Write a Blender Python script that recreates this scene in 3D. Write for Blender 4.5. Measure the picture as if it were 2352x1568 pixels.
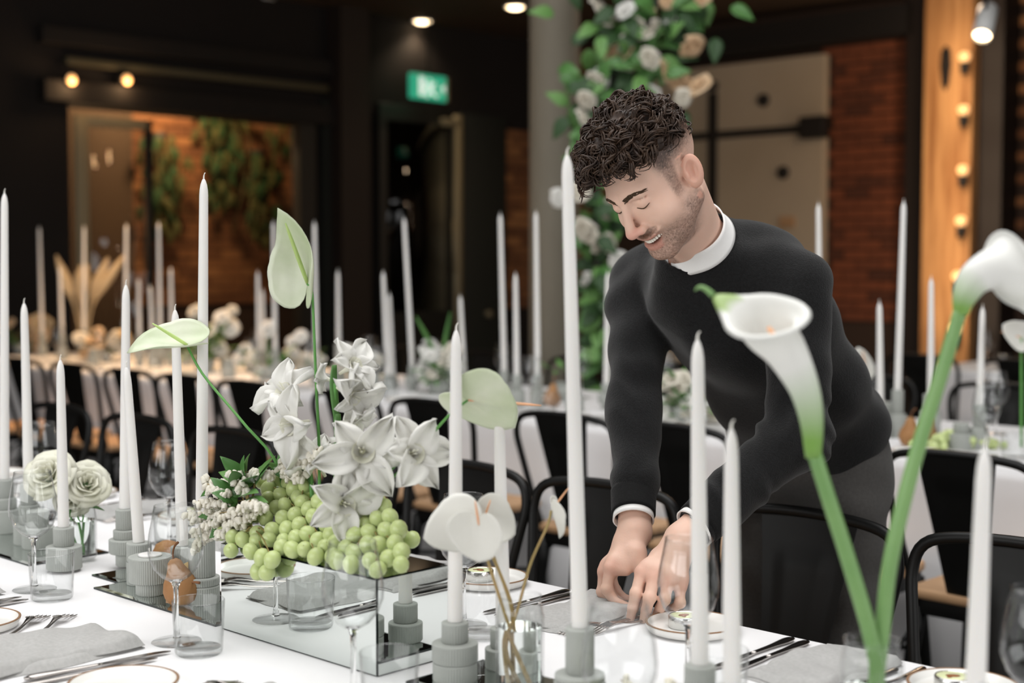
import bpy, bmesh, math, random
import numpy as np
from mathutils import Vector, Matrix
random.seed(7); RNG = np.random.default_rng(7)
for o_ in list(bpy.data.objects): bpy.data.objects.remove(o_)
SC = bpy.context.scene; COL = SC.collection
PI = math.pi
# ---------------------------------------------------------------- camera
FPX = 3267.0; CAMH = 1.37; PIT = math.atan(187 / FPX); YAW = math.radians(46)
FW = np.array([-math.cos(YAW), math.sin(YAW), 0.]); RT = np.array([math.sin(YAW), math.cos(YAW), 0.]); UP = np.array([0, 0, 1.])
CF = math.cos(PIT) * FW - math.sin(PIT) * UP; CU = math.cos(PIT) * UP + math.sin(PIT) * FW
CAM0 = np.array([0, 0, CAMH])
cd = bpy.data.cameras.new('camera'); cam = bpy.data.objects.new('camera', cd); COL.objects.link(cam)
cd.sensor_width = 36; cd.lens = 36 * FPX / 2352; cd.clip_start = 0.05; cd.clip_end = 60
R3 = Matrix((Vector(RT), Vector(CU), Vector(-CF))).transposed()
cam.matrix_world = Matrix.Translation((0, 0, CAMH)) @ R3.to_4x4()
cd.dof.use_dof = True; cd.dof.focus_distance = 2.5; cd.dof.aperture_fstop = 2.4; cd.dof.aperture_blades = 9
SC.camera = cam
def ray(x, y): return CF + (x - 1176) / FPX * RT - (y - 784) / FPX * CU
def PZ(x, y, z=.75): d = ray(x, y); return CAM0 + d * ((z - CAMH) / d[2])
def PD(x, y, D): d = ray(x, y); return CAM0 + d * (D / (d @ FW))
def PY(x, y, Y): d = ray(x, y); return CAM0 + d * (Y / d[1])
def PX(x, y, X): d = ray(x, y); return CAM0 + d * (X / d[0])
# ---------------------------------------------------------------- world, light, exposure
w = bpy.data.worlds.new('world'); SC.world = w; w.use_nodes = True
w.node_tree.nodes['Background'].inputs[0].default_value = (.80, .88, 1, 1); w.node_tree.nodes['Background'].inputs[1].default_value = .35
SC.view_settings.view_transform = 'Standard'; SC.view_settings.look = 'None'; SC.view_settings.gamma = 1
SC.view_settings.exposure = 0.0; SC.view_settings.use_curve_mapping = False
def area(name, loc, rot, sx, sy, power, col=(1, 1, 1)):
    l = bpy.data.lights.new(name, 'AREA'); l.shape = 'RECTANGLE'; l.size = sx; l.size_y = sy; l.energy = power; l.color = col
    o = bpy.data.objects.new(name, l); COL.objects.link(o); o.location = loc; o.rotation_euler = rot; return o
SKY_W, WIN_W, SIDE_W = 335, 180, 120
area('skylight_daylight', (-2.2, 1.9, 5.35), (0, 0, 0), 6.6, 4.2, SKY_W, (1, .985, .965))
area('window_daylight_south', (-2.0, -2.93, 2.4), (math.radians(90), 0, 0), 6.0, 2.4, WIN_W, (1, .985, .965))
area('window_daylight_east', (3.93, 2.5, 2.4), (math.radians(90), 0, math.radians(90)), 5.0, 2.4, SIDE_W, (1, .985, .965))
def point(name, loc, power, col, r=.05, spot=None, rot=(0, 0, 0)):
    l = bpy.data.lights.new(name, 'SPOT' if spot else 'POINT'); l.energy = power; l.color = col; l.shadow_soft_size = r
    if spot: l.spot_size = math.radians(spot); l.spot_blend = .7
    o = bpy.data.objects.new(name, l); COL.objects.link(o); o.location = loc; o.rotation_euler = rot; return o
WARM = (1, .62, .32)
# ---------------------------------------------------------------- materials
def lin(h):
    if not isinstance(h, str): return tuple(h)
    h = h.lstrip('#'); v = [int(h[i:i + 2], 16) / 255 for i in (0, 2, 4)]
    return tuple(c / 12.92 if c <= .04045 else ((c + .055) / 1.055) ** 2.4 for c in v)
MATS = {}
def M(name, col, rough=.5, metal=0., col2=None, nscale=8., nfac=.5, bump=0., bscale=60., sss=0., sssr=(.01, .01, .01), trans=0., ior=1.45, spec=.5, coat=0., stretch=None, emit=None, estr=0., attr=None, sheen=0., translucent=0., wave=None):
    m = bpy.data.materials.new(name); m.use_nodes = True; nt = m.node_tree; N = nt.nodes; L = nt.links
    b = N['Principled BSDF']; out = N['Material Output']
    b.inputs['Base Color'].default_value = (*lin(col), 1); b.inputs['Roughness'].default_value = rough; b.inputs['Metallic'].default_value = metal
    b.inputs['IOR'].default_value = ior; b.inputs['Specular IOR Level'].default_value = spec; b.inputs['Transmission Weight'].default_value = trans
    b.inputs['Coat Weight'].default_value = coat; b.inputs['Sheen Weight'].default_value = sheen
    if sss: b.inputs['Subsurface Weight'].default_value = sss; b.inputs['Subsurface Radius'].default_value = sssr; b.inputs['Subsurface Scale'].default_value = 1.
    tc = N.new('ShaderNodeTexCoord'); mp = N.new('ShaderNodeMapping'); L.new(tc.outputs['Object'], mp.inputs[0])
    if stretch: mp.inputs['Scale'].default_value = stretch
    csock = None
    if attr:
        a = N.new('ShaderNodeAttribute'); a.attribute_name = attr; csock = a.outputs['Color']
    if col2 is not None:
        nz = N.new('ShaderNodeTexNoise'); nz.inputs['Scale'].default_value = nscale; nz.inputs['Detail'].default_value = 4; L.new(mp.outputs[0], nz.inputs['Vector'])
        cr = N.new('ShaderNodeValToRGB'); cr.color_ramp.elements[0].position = .35; cr.color_ramp.elements[1].position = .68; L.new(nz.outputs['Fac'], cr.inputs[0])
        mx = N.new('ShaderNodeMix'); mx.data_type = 'RGBA'; mx.inputs['A'].default_value = (*lin(col), 1); mx.inputs['B'].default_value = (*lin(col2), 1)
        if csock: L.new(csock, mx.inputs['A'])
        ml = N.new('ShaderNodeMath'); ml.operation = 'MULTIPLY'; ml.inputs[1].default_value = nfac; L.new(cr.outputs[0], ml.inputs[0]); L.new(ml.outputs[0], mx.inputs['Factor'])
        csock = mx.outputs['Result']
    if csock: L.new(csock, b.inputs['Base Color'])
    if bump:
        if wave:
            t = N.new('ShaderNodeTexWave'); t.inputs['Scale'].default_value = bscale; t.bands_direction = wave; t.inputs['Distortion'].default_value = .4
        else:
            t = N.new('ShaderNodeTexNoise'); t.inputs['Scale'].default_value = bscale; t.inputs['Detail'].default_value = 3
        L.new(mp.outputs[0], t.inputs['Vector'])
        bp = N.new('ShaderNodeBump'); bp.inputs['Strength'].default_value = bump; bp.inputs['Distance'].default_value = .002
        L.new(t.outputs['Fac'], bp.inputs['Height']); L.new(bp.outputs[0], b.inputs['Normal'])
    if emit: b.inputs['Emission Color'].default_value = (*lin(emit), 1); b.inputs['Emission Strength'].default_value = estr
    if translucent:
        tl = N.new('ShaderNodeBsdfTranslucent'); ms = N.new('ShaderNodeMixShader'); ms.inputs[0].default_value = translucent
        if csock: L.new(csock, tl.inputs[0])
        else: tl.inputs[0].default_value = (*lin(col), 1)
        L.new(b.outputs[0], ms.inputs[1]); L.new(tl.outputs[0], ms.inputs[2]); L.new(ms.outputs[0], out.inputs[0])
    MATS[name] = m; return m
def thin_glass(name, edge=.55, ior=1.45, tint=(.985, .99, .99)):
    m = bpy.data.materials.new(name); m.use_nodes = True; nt = m.node_tree; N = nt.nodes; L = nt.links; N.remove(N['Principled BSDF'])
    lw = N.new('ShaderNodeLayerWeight'); lw.inputs[0].default_value = .5
    def pw(e, mul, add):
        p = N.new('ShaderNodeMath'); p.operation = 'POWER'; p.inputs[1].default_value = e; L.new(lw.outputs['Facing'], p.inputs[0])
        q = N.new('ShaderNodeMath'); q.operation = 'MULTIPLY_ADD'; q.inputs[1].default_value = mul; q.inputs[2].default_value = add; L.new(p.outputs[0], q.inputs[0]); return q
    mx = N.new('ShaderNodeMix'); mx.data_type = 'RGBA'; mx.inputs['A'].default_value = (*tint, 1); mx.inputs['B'].default_value = (edge, edge, edge * .99, 1); L.new(pw(5, 1, 0).outputs[0], mx.inputs['Factor'])
    tr = N.new('ShaderNodeBsdfTransparent'); L.new(mx.outputs['Result'], tr.inputs[0])
    gl = N.new('ShaderNodeBsdfGlossy'); gl.inputs['Roughness'].default_value = .03
    fr = pw(5, .75, .035)
    ms = N.new('ShaderNodeMixShader'); L.new(fr.outputs[0], ms.inputs[0]); L.new(tr.outputs[0], ms.inputs[1]); L.new(gl.outputs[0], ms.inputs[2]); L.new(ms.outputs[0], N['Material Output'].inputs[0])
    MATS[name] = m; return m
# ---------------------------------------------------------------- mesh helpers (all return (verts, faces))
def mesh(name, g, mat, smooth=True, auto=None):
    V, F = g[0], g[1]
    me = bpy.data.meshes.new(name); me.from_pydata([tuple(map(float, v)) for v in V], [], [tuple(f) for f in F]); me.update()
    if mat is not None: me.materials.append(MATS[mat] if isinstance(mat, str) else mat)
    if smooth:
        for p in me.polygons: p.use_smooth = True
        if auto:
            bm = bmesh.new(); bm.from_mesh(me)
            for e in bm.edges:
                if len(e.link_faces) == 2 and e.calc_face_angle(0) > math.radians(auto): e.smooth = False
            bm.to_mesh(me); bm.free()
    return me
def ob(name, me, parent=None, loc=(0, 0, 0), rot=(0, 0, 0), scale=(1, 1, 1)):
    o = bpy.data.objects.new(name, me); COL.objects.link(o); o.location = tuple(loc); o.rotation_euler = tuple(rot)
    o.scale = (scale,) * 3 if isinstance(scale, (int, float)) else tuple(scale)
    if parent is not None: o.parent = parent
    return o
def tag(o, label, cat, group=None):
    o['label'] = label; o['category'] = cat
    if group: o['group'] = group
    return o
def thing(name, label, cat, loc=(0, 0, 0), rot=(0, 0, 0), group=None):
    return tag(ob(name, None, None, loc, rot), label, cat, group)
def struct(name, g, mat, smooth=False):
    o = ob(name, mesh(name, g, mat, smooth)); o['kind'] = 'structure'; return o
def join(*gs):
    V = []; F = []
    for g in gs:
        n = len(V); V += list(map(tuple, g[0])); F += [tuple(i + n for i in f) for f in g[1]]
    return V, F
def xf(g, loc=(0, 0, 0), rot=(0, 0, 0), scale=(1, 1, 1)):
    m = Matrix.LocRotScale(Vector(loc), __import__('mathutils').Euler(rot), Vector(scale if not isinstance(scale, (int, float)) else (scale,) * 3))
    return [tuple(m @ Vector(v)) for v in g[0]], g[1]
def box(x0, x1, y0, y1, z0, z1, bev=0.):
    V = [(x, y, z) for x in (x0, x1) for y in (y0, y1) for z in (z0, z1)]
    F = [(0, 1, 3, 2), (4, 6, 7, 5), (0, 4, 5, 1), (2, 3, 7, 6), (0, 2, 6, 4), (1, 5, 7, 3)]
    if bev:
        bm = bmesh.new(); vs = [bm.verts.new(v) for v in V]; [bm.faces.new([vs[i] for i in f]) for f in F]
        bmesh.ops.recalc_face_normals(bm, faces=bm.faces)
        bmesh.ops.bevel(bm, geom=list(bm.edges), offset=bev, segments=2, affect='EDGES', profile=.6)
        bm.verts.index_update(); V = [tuple(v.co) for v in bm.verts]; F = [tuple(v.index for v in f.verts) for f in bm.faces]; bm.free()
    return V, F
def lathe(prof, n=32, mod=None):
    V = []; F = []; rings = []
    for r, z in prof:
        if r <= 1e-6: rings.append([len(V)]); V.append((0, 0, z))
        else:
            i0 = len(V)
            for k in range(n):
                a = 2 * PI * k / n; rr = r * (mod(a) if mod else 1); V.append((rr * math.cos(a), rr * math.sin(a), z))
            rings.append(list(range(i0, i0 + n)))
    for A, B in zip(rings, rings[1:]):
        for k in range(n):
            k2 = (k + 1) % n
            if len(A) == 1 and len(B) == 1: continue
            if len(A) == 1: F.append((A[0], B[k2], B[k]))
            elif len(B) == 1: F.append((A[k], A[k2], B[0]))
            else: F.append((A[k], A[k2], B[k2], B[k]))
    return V, F
def tube(pts, rad, n=8, cap=True, flat=1.):
    P = [Vector(tuple(p)) for p in pts]; m = len(P)
    R = [rad] * m if isinstance(rad, (int, float)) else list(rad)
    T = [(P[min(i + 1, m - 1)] - P[max(i - 1, 0)]).normalized() for i in range(m)]
    ref = Vector((0, 0, 1)) if abs(T[0].z) < .9 else Vector((1, 0, 0))
    u = T[0].cross(ref).normalized(); V = []; F = []
    for i in range(m):
        u = (u - T[i] * u.dot(T[i])).normalized(); v = T[i].cross(u)
        for k in range(n):
            a = 2 * PI * k / n; V.append(tuple(P[i] + u * (R[i] * math.cos(a)) + v * (R[i] * flat * math.sin(a))))
    for i in range(m - 1):
        for k in range(n): F.append((i * n + k, i * n + (k + 1) % n, (i + 1) * n + (k + 1) % n, (i + 1) * n + k))
    if cap: F.append(tuple(range(n))[::-1]); F.append(tuple(range((m - 1) * n, m * n)))
    return V, F
def spline(pts, n=24):
    P = [np.array(p, float) for p in pts]; P = [2 * P[0] - P[1]] + P + [2 * P[-1] - P[-2]]; out = []; m = len(P) - 3
    for i in range(n):
        t = i / (n - 1) * m; k = min(int(t), m - 1); t -= k; a, b, c, d = P[k:k + 4]
        out.append(.5 * (2 * b + (c - a) * t + (2 * a - 5 * b + 4 * c - d) * t * t + (3 * b - a - 3 * c + d) * t ** 3))
    return out
def grid(fn, nu, nv, wrap=False):
    V = [tuple(fn(i / (nu - 1), j / (nv if wrap else nv - 1))) for i in range(nu) for j in range(nv)]; F = []
    for i in range(nu - 1):
        for j in range(nv if wrap else nv - 1):
            j2 = (j + 1) % nv; F.append((i * nv + j, i * nv + j2, (i + 1) * nv + j2, (i + 1) * nv + j))
    return V, F
def shell(g, t):
    """give a surface a real thickness t"""
    bm = bmesh.new(); vs = [bm.verts.new(v) for v in g[0]]
    for f in g[1]:
        try: bm.faces.new([vs[i] for i in f])
        except ValueError: pass
    bm.normal_update(); bmesh.ops.solidify(bm, geom=bm.faces[:], thickness=t); bm.verts.index_update()
    r = [tuple(v.co) for v in bm.verts], [tuple(v.index for v in f.verts) for f in bm.faces]; bm.free(); return r
def orient(fwd, upv=(0, 0, 1)):
    """rotation matrix whose local +Z looks along fwd, local +Y towards upv"""
    z = Vector(tuple(fwd)).normalized(); y = Vector(tuple(upv)); y = (y - z * y.dot(z))
    if y.length < 1e-5: y = Vector((0, 1, 0)) - z * z.y
    y.normalize(); x = y.cross(z); return Matrix((x, y, z)).transposed()
# ---- implicit surfaces (numpy surface nets)
def surfnet(f, lo, hi, h, newton=2):
    lo = np.array(lo, float); n = np.ceil((np.array(hi) - lo) / h).astype(int) + 1
    ax = [lo[i] + h * np.arange(n[i]) for i in range(3)]
    val = np.empty(n, np.float32)
    YY, ZZ = np.meshgrid(ax[1], ax[2], indexing='ij')
    step = max(1, int(250000 / YY.size))
    for i in range(0, n[0], step):
        xs = ax[0][i:i + step]
        p = np.empty((len(xs), *YY.shape, 3), np.float32); p[..., 0] = xs[:, None, None]; p[..., 1] = YY; p[..., 2] = ZZ
        val[i:i + step] = f(p.reshape(-1, 3)).reshape(len(xs), *YY.shape)
    s = val < 0; c = n - 1
    cnt = np.zeros(c, np.int8)
    corners = [(a, b, d) for a in (0, 1) for b in (0, 1) for d in (0, 1)]
    for a, b, d in corners: cnt += s[a:a + c[0], b:b + c[1], d:d + c[2]]
    act = np.argwhere((cnt > 0) & (cnt < 8)); idx = np.full(c, -1, np.int64); idx[tuple(act.T)] = np.arange(len(act))
    acc = np.zeros((len(act), 3)); num = np.zeros(len(act))
    for a in corners:
        for k in range(3):
            if a[k] == 0:
                b = list(a); b[k] = 1
                va = val[tuple((act + a).T)]; vb = val[tuple((act + b).T)]; m = (va < 0) != (vb < 0)
                t = np.where(m, va / np.where(va - vb == 0, 1, va - vb), 0)
                q = np.array(a, float)[None].repeat(len(act), 0); q[:, k] += t; acc[m] += q[m]; num[m] += 1
    V = lo + h * (act + acc / num[:, None])
    F = []
    for k in range(3):
        i, j = (k + 1) % 3, (k + 2) % 3
        sl0 = [slice(None)] * 3; sl1 = [slice(None)] * 3; sl0[k] = slice(0, -1); sl1[k] = slice(1, None)
        e = np.argwhere(s[tuple(sl0)] != s[tuple(sl1)]); e = e[(e[:, i] > 0) & (e[:, j] > 0) & (e[:, i] < n[i] - 1) & (e[:, j] < n[j] - 1)]
        fl = s[tuple(e.T)]
        def cell(di, dj): q = e.copy(); q[:, i] -= di; q[:, j] -= dj; return idx[tuple(q.T)]
        Q = np.stack([cell(1, 1), cell(0, 1), cell(0, 0), cell(1, 0)], 1); Q[~fl] = Q[~fl][:, ::-1]; F.append(Q[(Q >= 0).all(1)])
    F = np.concatenate(F)
    for _ in range(newton):
        e = h * .4; d0 = f(V); G = np.stack([f(V + e * np.eye(3)[k]) - f(V - e * np.eye(3)[k]) for k in range(3)], 1) / (2 * e)
        V = V - np.clip(d0 / np.maximum((G * G).sum(1), .2), -h, h)[:, None] * G * .8
    return V, F
def npmesh(name, V, F, mat):
    me = bpy.data.meshes.new(name); me.from_pydata(V.tolist(), [], F.tolist()); me.update(); me.materials.append(MATS[mat])
    me.polygons.foreach_set('use_smooth', [True] * len(me.polygons)); return me
def rc(p, a, b, ra, rb):
    a = np.array(a, np.float32); ba = np.array(b, np.float32) - a; q = p - a; t = np.clip(q @ ba / (ba @ ba), 0, 1)
    return np.sqrt((((q - t[:, None] * ba)) ** 2).sum(1)) - (ra + (rb - ra) * t)
def ell(p, c, r, ax=None):
    q = p - np.array(c, np.float32)
    if ax is not None: q = q @ np.array(ax, np.float32).T
    r = np.array(r, np.float32); u = q / r; k0 = np.sqrt((u * u).sum(1)); k1 = np.sqrt(((u / r) ** 2).sum(1)) + 1e-9; return k0 * (k0 - 1) / k1
def smin(a, b, k): h = np.clip(.5 + .5 * (b - a) / k, 0, 1); return b + (a - b) * h - k * h * (1 - h)
def smax(a, b, k): return -smin(-a, -b, k)
# ================================================================= materials
M('cloth', '#e9e8e9', .85, col2='#e1e0e0', nscale=3, bump=.12, bscale=900, sheen=.1)
M('linen', '#b3b2b0', .9, col2='#a09f9d', nscale=160, nfac=.55, bump=.5, bscale=700)
M('wax', '#e6e4e1', .42, sss=.25, sssr=(.012, .010, .008), spec=.4)
M('wax_warm', '#e9dccd', .45)
M('wick', '#efece4', .9)
M('stoneware', '#a8aba6', .75, col2='#9da09b', nscale=40, bump=.1, bscale=300)
M('chair_metal', '#0c0c0b', .46, metal=.0, spec=.32)
M('seat_wood', '#bb9570', .55, col2='#a27d59', nscale=6, nfac=.8, stretch=(1, 9, 1), bump=.1, bscale=60)
M('mirror', '#d9dedb', .015, metal=1.)
M('mirror_edge', '#1d2523', .25)
M('steel', '#b9b5b2', .16, metal=1.)
M('copper_steel', '#a6a19d', .2, metal=1.)
M('porcelain', '#e9e8e4', .3, spec=.6, coat=.3)
M('plate_rim', '#8a6a4f', .6)
M('tin_silver', '#d0d0ce', .25, metal=1., bump=.6, bscale=120)
M('tin_label', '#dfe3b8', .6, col2='#c8d38e', nscale=60)
M('tin_mark', '#a4643a', .6)
M('glass_solid', (1, 1, 1), .01, trans=1., ior=1.45)
M('water', (.96, .99, .97), .0, trans=1., ior=1.33)
thin_glass('glass_thin', .70)
thin_glass('pane_dark', .2, 1.5, (.16, .15, .14))
M('grape', '#b9c786', .3, col2='#ccd7a4', nscale=30, nfac=.6, sss=.35, sssr=(.010, .012, .004), spec=.5)
M('grape_stem', '#8a7a44', .7)
M('pear_skin', '#94683f', .65, col2='#ab7f52', nscale=25, nfac=.7, bump=.1, bscale=300)
M('pear_green', '#a38a52', .6, col2='#936f42', nscale=14, nfac=.8)
M('twig', '#7b5234', .8)
M('petal', '#f8f7f4', .55, col2='#f0f0e9', nscale=20, nfac=.4, translucent=.38, bump=.15, bscale=90)
M('petal_cream', '#efeee2', .6, col2='#e2e2c4', nscale=14, nfac=.5, translucent=.25)
M('petal_pale', '#e6e0d2', .65, translucent=.2)
M('petal_peach', '#e3c29a', .65, col2='#efd9ba', nscale=18, translucent=.2)
M('spathe_green', '#e8ecd9', .42, col2='#cddab4', nscale=16, nfac=.7, translucent=.3, bump=.25, bscale=40, coat=.3)
M('spathe_white', '#eeede7', .4, col2='#e4e3da', nscale=12, translucent=.25, bump=.3, bscale=35, coat=.2)
M('spadix_green', '#b7cf7f', .6, bump=.5, bscale=500)
M('spadix_peach', '#e7a878', .6, col2='#efc9ae', nscale=20, bump=.5, bscale=500)
M('stem_green', '#5f9a4c', .5, col2='#4f8a40', nscale=20)
M('stem_bright', '#7ba063', .45, col2='#638e52', nscale=14)
M('stem_brown', '#a5885a', .55, col2='#8d8a4a', nscale=20)
M('leaf', '#4c7c3e', .45, col2='#679650', nscale=14, nfac=.7, translucent=.15, coat=.15)
M('leaf_mid', '#64934e', .5, col2='#84ab63', nscale=10, nfac=.7, translucent=.2)
M('leaf_dark', '#2f4a2a', .55, col2='#46653a', nscale=8, translucent=.1)
M('leaf_olive', '#4a4a26', .6, col2='#61592e', nscale=6)
M('bell', '#f8f5ec', .55, col2='#e0d8bf', nscale=60, nfac=.5, translucent=.2)
M('bell_twig', '#8f7a4a', .7)
M('dried', '#cbb592', .8, col2='#b99f78', nscale=20)
M('floor_concrete', '#3a3733', .6, col2='#2c2a27', nscale=1.5, bump=.1, bscale=30)
M('dark_plaster', '#140e0b', .85, col2='#0d0907', nscale=2)
M('dark_panel', '#151512', .5)
M('dark_green_panel', '#1d201c', .6)
M('ceiling_brown', '#4a3826', .8, col2='#3d2e20', nscale=1.2)
M('beam_dark', '#0f0b08', .75, col2='#1a110b', nscale=3, stretch=(.3, 4, 4))
M('timber_post', '#c79560', .7, col2='#8d5b30', nscale=3, nfac=.9, stretch=(6, 6, .5), bump=.3, bscale=30)
M('steel_column', '#1f1611', .6)
M('column_grey', '#7d7668', .7, col2='#5f584a', nscale=3, stretch=(1, 1, .3))
M('white_door', '#b7a690', .65, col2='#a8967d', nscale=1.4)
M('iron', '#1c1714', .6)
M('mortar', '#3a2a20', .95)
M('frame_pale', '#8d8268', .5, metal=.3)
M('rail_metal', '#4f4a38', .5, metal=.3)
M('lamp_white', '#dcdcda', .4)
M('lamp_glow', '#ffe2b8', .5, emit='#ffe0b4', estr=9.)
M('bulb_glow', '#ffca8c', .5, emit='#ffc688', estr=.75)
M('exit_green', '#2fae86', .5, emit='#37b890', estr=.55)
M('exit_white', '#e6f3ea', .5, emit='#dff0e6', estr=.75)
M('red_light', '#d2401c', .5, emit='#d2401c', estr=.5)
def brick_mat(name, a, b, c):
    m = M(name, a, .9, bump=.5, bscale=60); N = m.node_tree.nodes; L = m.node_tree.links
    oi = N.new('ShaderNodeObjectInfo'); cr = N.new('ShaderNodeValToRGB'); L.new(oi.outputs['Random'], cr.inputs[0])
    e = cr.color_ramp.elements; e[0].color = (*lin(a), 1); e[1].color = (*lin(c), 1); k = e.new(.5); k.color = (*lin(b), 1)
    L.new(cr.outputs[0], N['Principled BSDF'].inputs['Base Color'])
brick_mat('brick_red', '#6b3a24', '#7d4429', '#4d2b1d')
brick_mat('brick_orange', '#8a5c38', '#6c452b', '#a06f45')
# ================================================================= room shell
XW, YW, ZL, ZR = -9.8, 10.9, 3.55, 5.5
X1, Y0 = 4.0, -3.0
struct('floor', box(XW - 2.2, X1 + .2, Y0 - .2, YW + .2, -.2, 0), 'floor_concrete')
struct('ceiling_low', box(XW, -5.5, Y0, YW, ZL, ZL + .15), 'ceiling_brown')
struct('ceiling_north_shade', box(-5.5, X1, 6.6, YW, ZL, ZL + .15), 'ceiling_brown')  # low ceiling extended here to keep the skylight off the north wall
struct('ceiling_roof', join(box(-5.5, X1, Y0, -.3, ZR, ZR + .15), box(-5.5, X1, 4.1, 6.6, ZR, ZR + .15), box(1.2, X1, -.3, 4.1, ZR, ZR + .15), box(-5.5, -5.45, Y0, 6.6, ZL + .15, ZR), box(-5.45, X1, 6.6, 6.65, ZL + .15, ZR)), 'dark_plaster')
sk = struct('window_skylight', join(*[box(-5.5 + i * 1.1, -5.44 + i * 1.1, -.3, 4.1, ZR - .02, ZR + .1) for i in range(7)]), 'iron')
def wall_with_windows(name, fixed, lo, hi, axis, wins):
    t = .2; gs = []
    def B(a, b, z0, z1):
        if axis == 'y': gs.append(box(a, b, fixed - t, fixed, z0, z1))
        else: gs.append(box(fixed, fixed + t, a, b, z0, z1))
    cur = lo
    for a, b, z0, z1 in wins: B(cur, a, 0, ZR); B(a, b, 0, z0); B(a, b, z1, ZR); cur = b
    B(cur, hi, 0, ZR); struct(name, join(*gs), 'dark_plaster')
wall_with_windows('wall_south', Y0, XW, X1, 'y', [(-5.0, 1.0, 1.2, 3.6)])
wall_with_windows('wall_east', X1, Y0, YW, 'x', [(0., 5., 1.2, 3.6)])
struct('window_1', join(*[box(-5 + i, -4.95 + i, Y0 - .12, Y0 - .08, 1.2, 3.6) for i in range(7)], box(-5, 1, Y0 - .12, Y0 - .08, 2.35, 2.4)), 'iron')
struct('window_2', join(*[box(X1 + .08, X1 + .12, i, i + .05, 1.2, 3.6) for i in range(6)], box(X1 + .08, X1 + .12, 0, 5, 2.35, 2.4)), 'iron')
# ---- end wall with alcove opening and doors
aY0 = PX(160, 400, XW)[1]; aY1 = PX(712, 400, XW)[1]; aZ = PX(430, 262, XW)[2]
we = struct('wall_west', join(box(XW - .25, XW, Y0, aY0, 0, ZL), box(XW - .25, XW, aY1, YW, 0, ZL), box(XW - .25, XW, aY0, aY1, aZ, ZL)), 'dark_plaster')
# brick lined alcove behind the opening
struct('wall_alcove', join(box(XW - 1.95, XW - 1.8, aY0 - .6, aY1 + 2.6, 0, ZL), box(XW - 1.8, XW - .25, aY0 - .6, aY0 - .45, 0, ZL), box(XW - 1.8, XW - .25, aY1 + 2.45, aY1 + 2.6, 0, ZL)), 'mortar')
struct('ceiling_alcove', box(XW - 1.95, XW - .25, aY0 - .6, aY1 + 2.6, ZL, ZL + .1), 'dark_plaster')
BL, BH, BD, MJ = .23, .076, .02, .012
bmesh_o = {k: mesh('brick', box(-BL / 2, BL / 2, -.005, BD, -BH / 2, BH / 2, .004), k, False) for k in ('brick_red', 'brick_orange')}
def bricks(parent, mat, org, along, z0, z1, length, normal_rot, jit=.003):
    """running bond courses of single bricks, first brick corner at org, along = unit vector of the wall"""
    n = 0; r = 0; z = z0; al = np.array(along, float)
    while z + BH < z1:
        off = 0 if r % 2 else -(BL + MJ) / 2; x = off
        while x < length:
            if x + BL > .02 and x + BL < length + .1:
                p = np.array(org) + al * (x + BL / 2) + np.array([0, 0, z + BH / 2])
                o = ob('brick', bmesh_o[mat], parent, p, (0, 0, normal_rot)); o.location.z += random.uniform(-jit, jit); n += 1
            x += BL + MJ
        z += BH + MJ; r += 1
    return n
# alcove brick (visible part only, facing +X)
al = bpy.data.objects['wall_alcove']
bricks(al, 'brick_orange', (XW - 1.8, PX(300, 400, XW - 1.8)[1], 0), (0, 1, 0), .95, 2.75, PX(716, 400, XW - 1.8)[1] - PX(300, 400, XW - 1.8)[1], -PI / 2)
# plaster part of alcove, left
struct('trim_1', box(XW - 1.8, XW - 1.76, aY0 - .2, PX(300, 400, XW - 1.8)[1], 0, 2.75), 'ceiling_brown')
# lintel and frame of the alcove
struct('trim_2', box(XW, XW + .12, aY0 - .25, aY1 + .2, aZ, aZ + .16, .01), 'beam_dark')
struct('trim_3', box(XW, XW + .1, aY0 - .25, aY1 + .2, aZ + .42, aZ + .55, .01), 'beam_dark')
rail = tag(ob('lintel_rail', mesh('lintel_rail', box(XW + .02, XW + .09, aY0 - .05, aY1 + .15, aZ + .28, aZ + .34, .01), 'rail_metal')), 'long dull metal rail above the dark alcove opening', 'rail')
for i, x in enumerate((163, 290)):
    p = PX(x, 183, XW + .14)
    l = thing('rail_lamp', 'small round glowing lamp on the metal rail above the alcove', 'lamp', p, group='lamps on the alcove rail')
    ob('lens', mesh('lens', lathe([(0, 0), (.035, .0), (.04, .012), (.03, .024), (0, .026)], 16), 'bulb_glow'), l, rot=(0, PI / 2, 0))
    ob('housing', mesh('housing', lathe([(0, -.07), (.045, -.07), (.05, -.002), (0, -.002)], 16), 'iron'), l, rot=(0, PI / 2, 0))
    point('rail_lamp_light', p + np.array([.06, 0, -.05]), 2.5, WARM)
# glazed door leaf of the alcove: pale stile + rails + pane, standing open
yA = PX(178, 400, XW)[1]
dr = ob('door_1', None, None, (XW + .03, yA, 0)); dr['kind'] = 'structure'
ob('stile', mesh('stile', box(0, .05, -.05, .05, .02, aZ - .08, .006), 'frame_pale'), dr)
ob('top_rail', mesh('top_rail', box(0, .05, .05, .55, aZ - .16, aZ - .08, .006), 'frame_pale'), dr)
ob('bottom_rail', mesh('bottom_rail', box(0, .05, .05, .55, .02, .2, .006), 'frame_pale'), dr)
ob('stile', mesh('stile', box(0, .05, .55, .6, .02, aZ - .08, .006), 'beam_dark'), dr)
ob('pane', mesh('pane', box(.02, .03, .05, .55, .2, aZ - .16), 'glass_thin'), dr)
struct('trim_4', box(XW - .02, XW + .06, aY1 - .16, aY1 + .02, 0, aZ), 'dark_panel')
struct('trim_5', box(XW + .005, XW + .05, PX(735, 400, XW)[1], PX(760, 400, XW)[1], 0, 2.75), 'dark_green_panel')
# brown pier between alcove and doors
struct('trim_6', box(XW, XW + .2, PX(785, 400, XW + .2)[1], PX(850, 400, XW + .2)[1], 0, ZL), 'steel_column')
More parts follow.
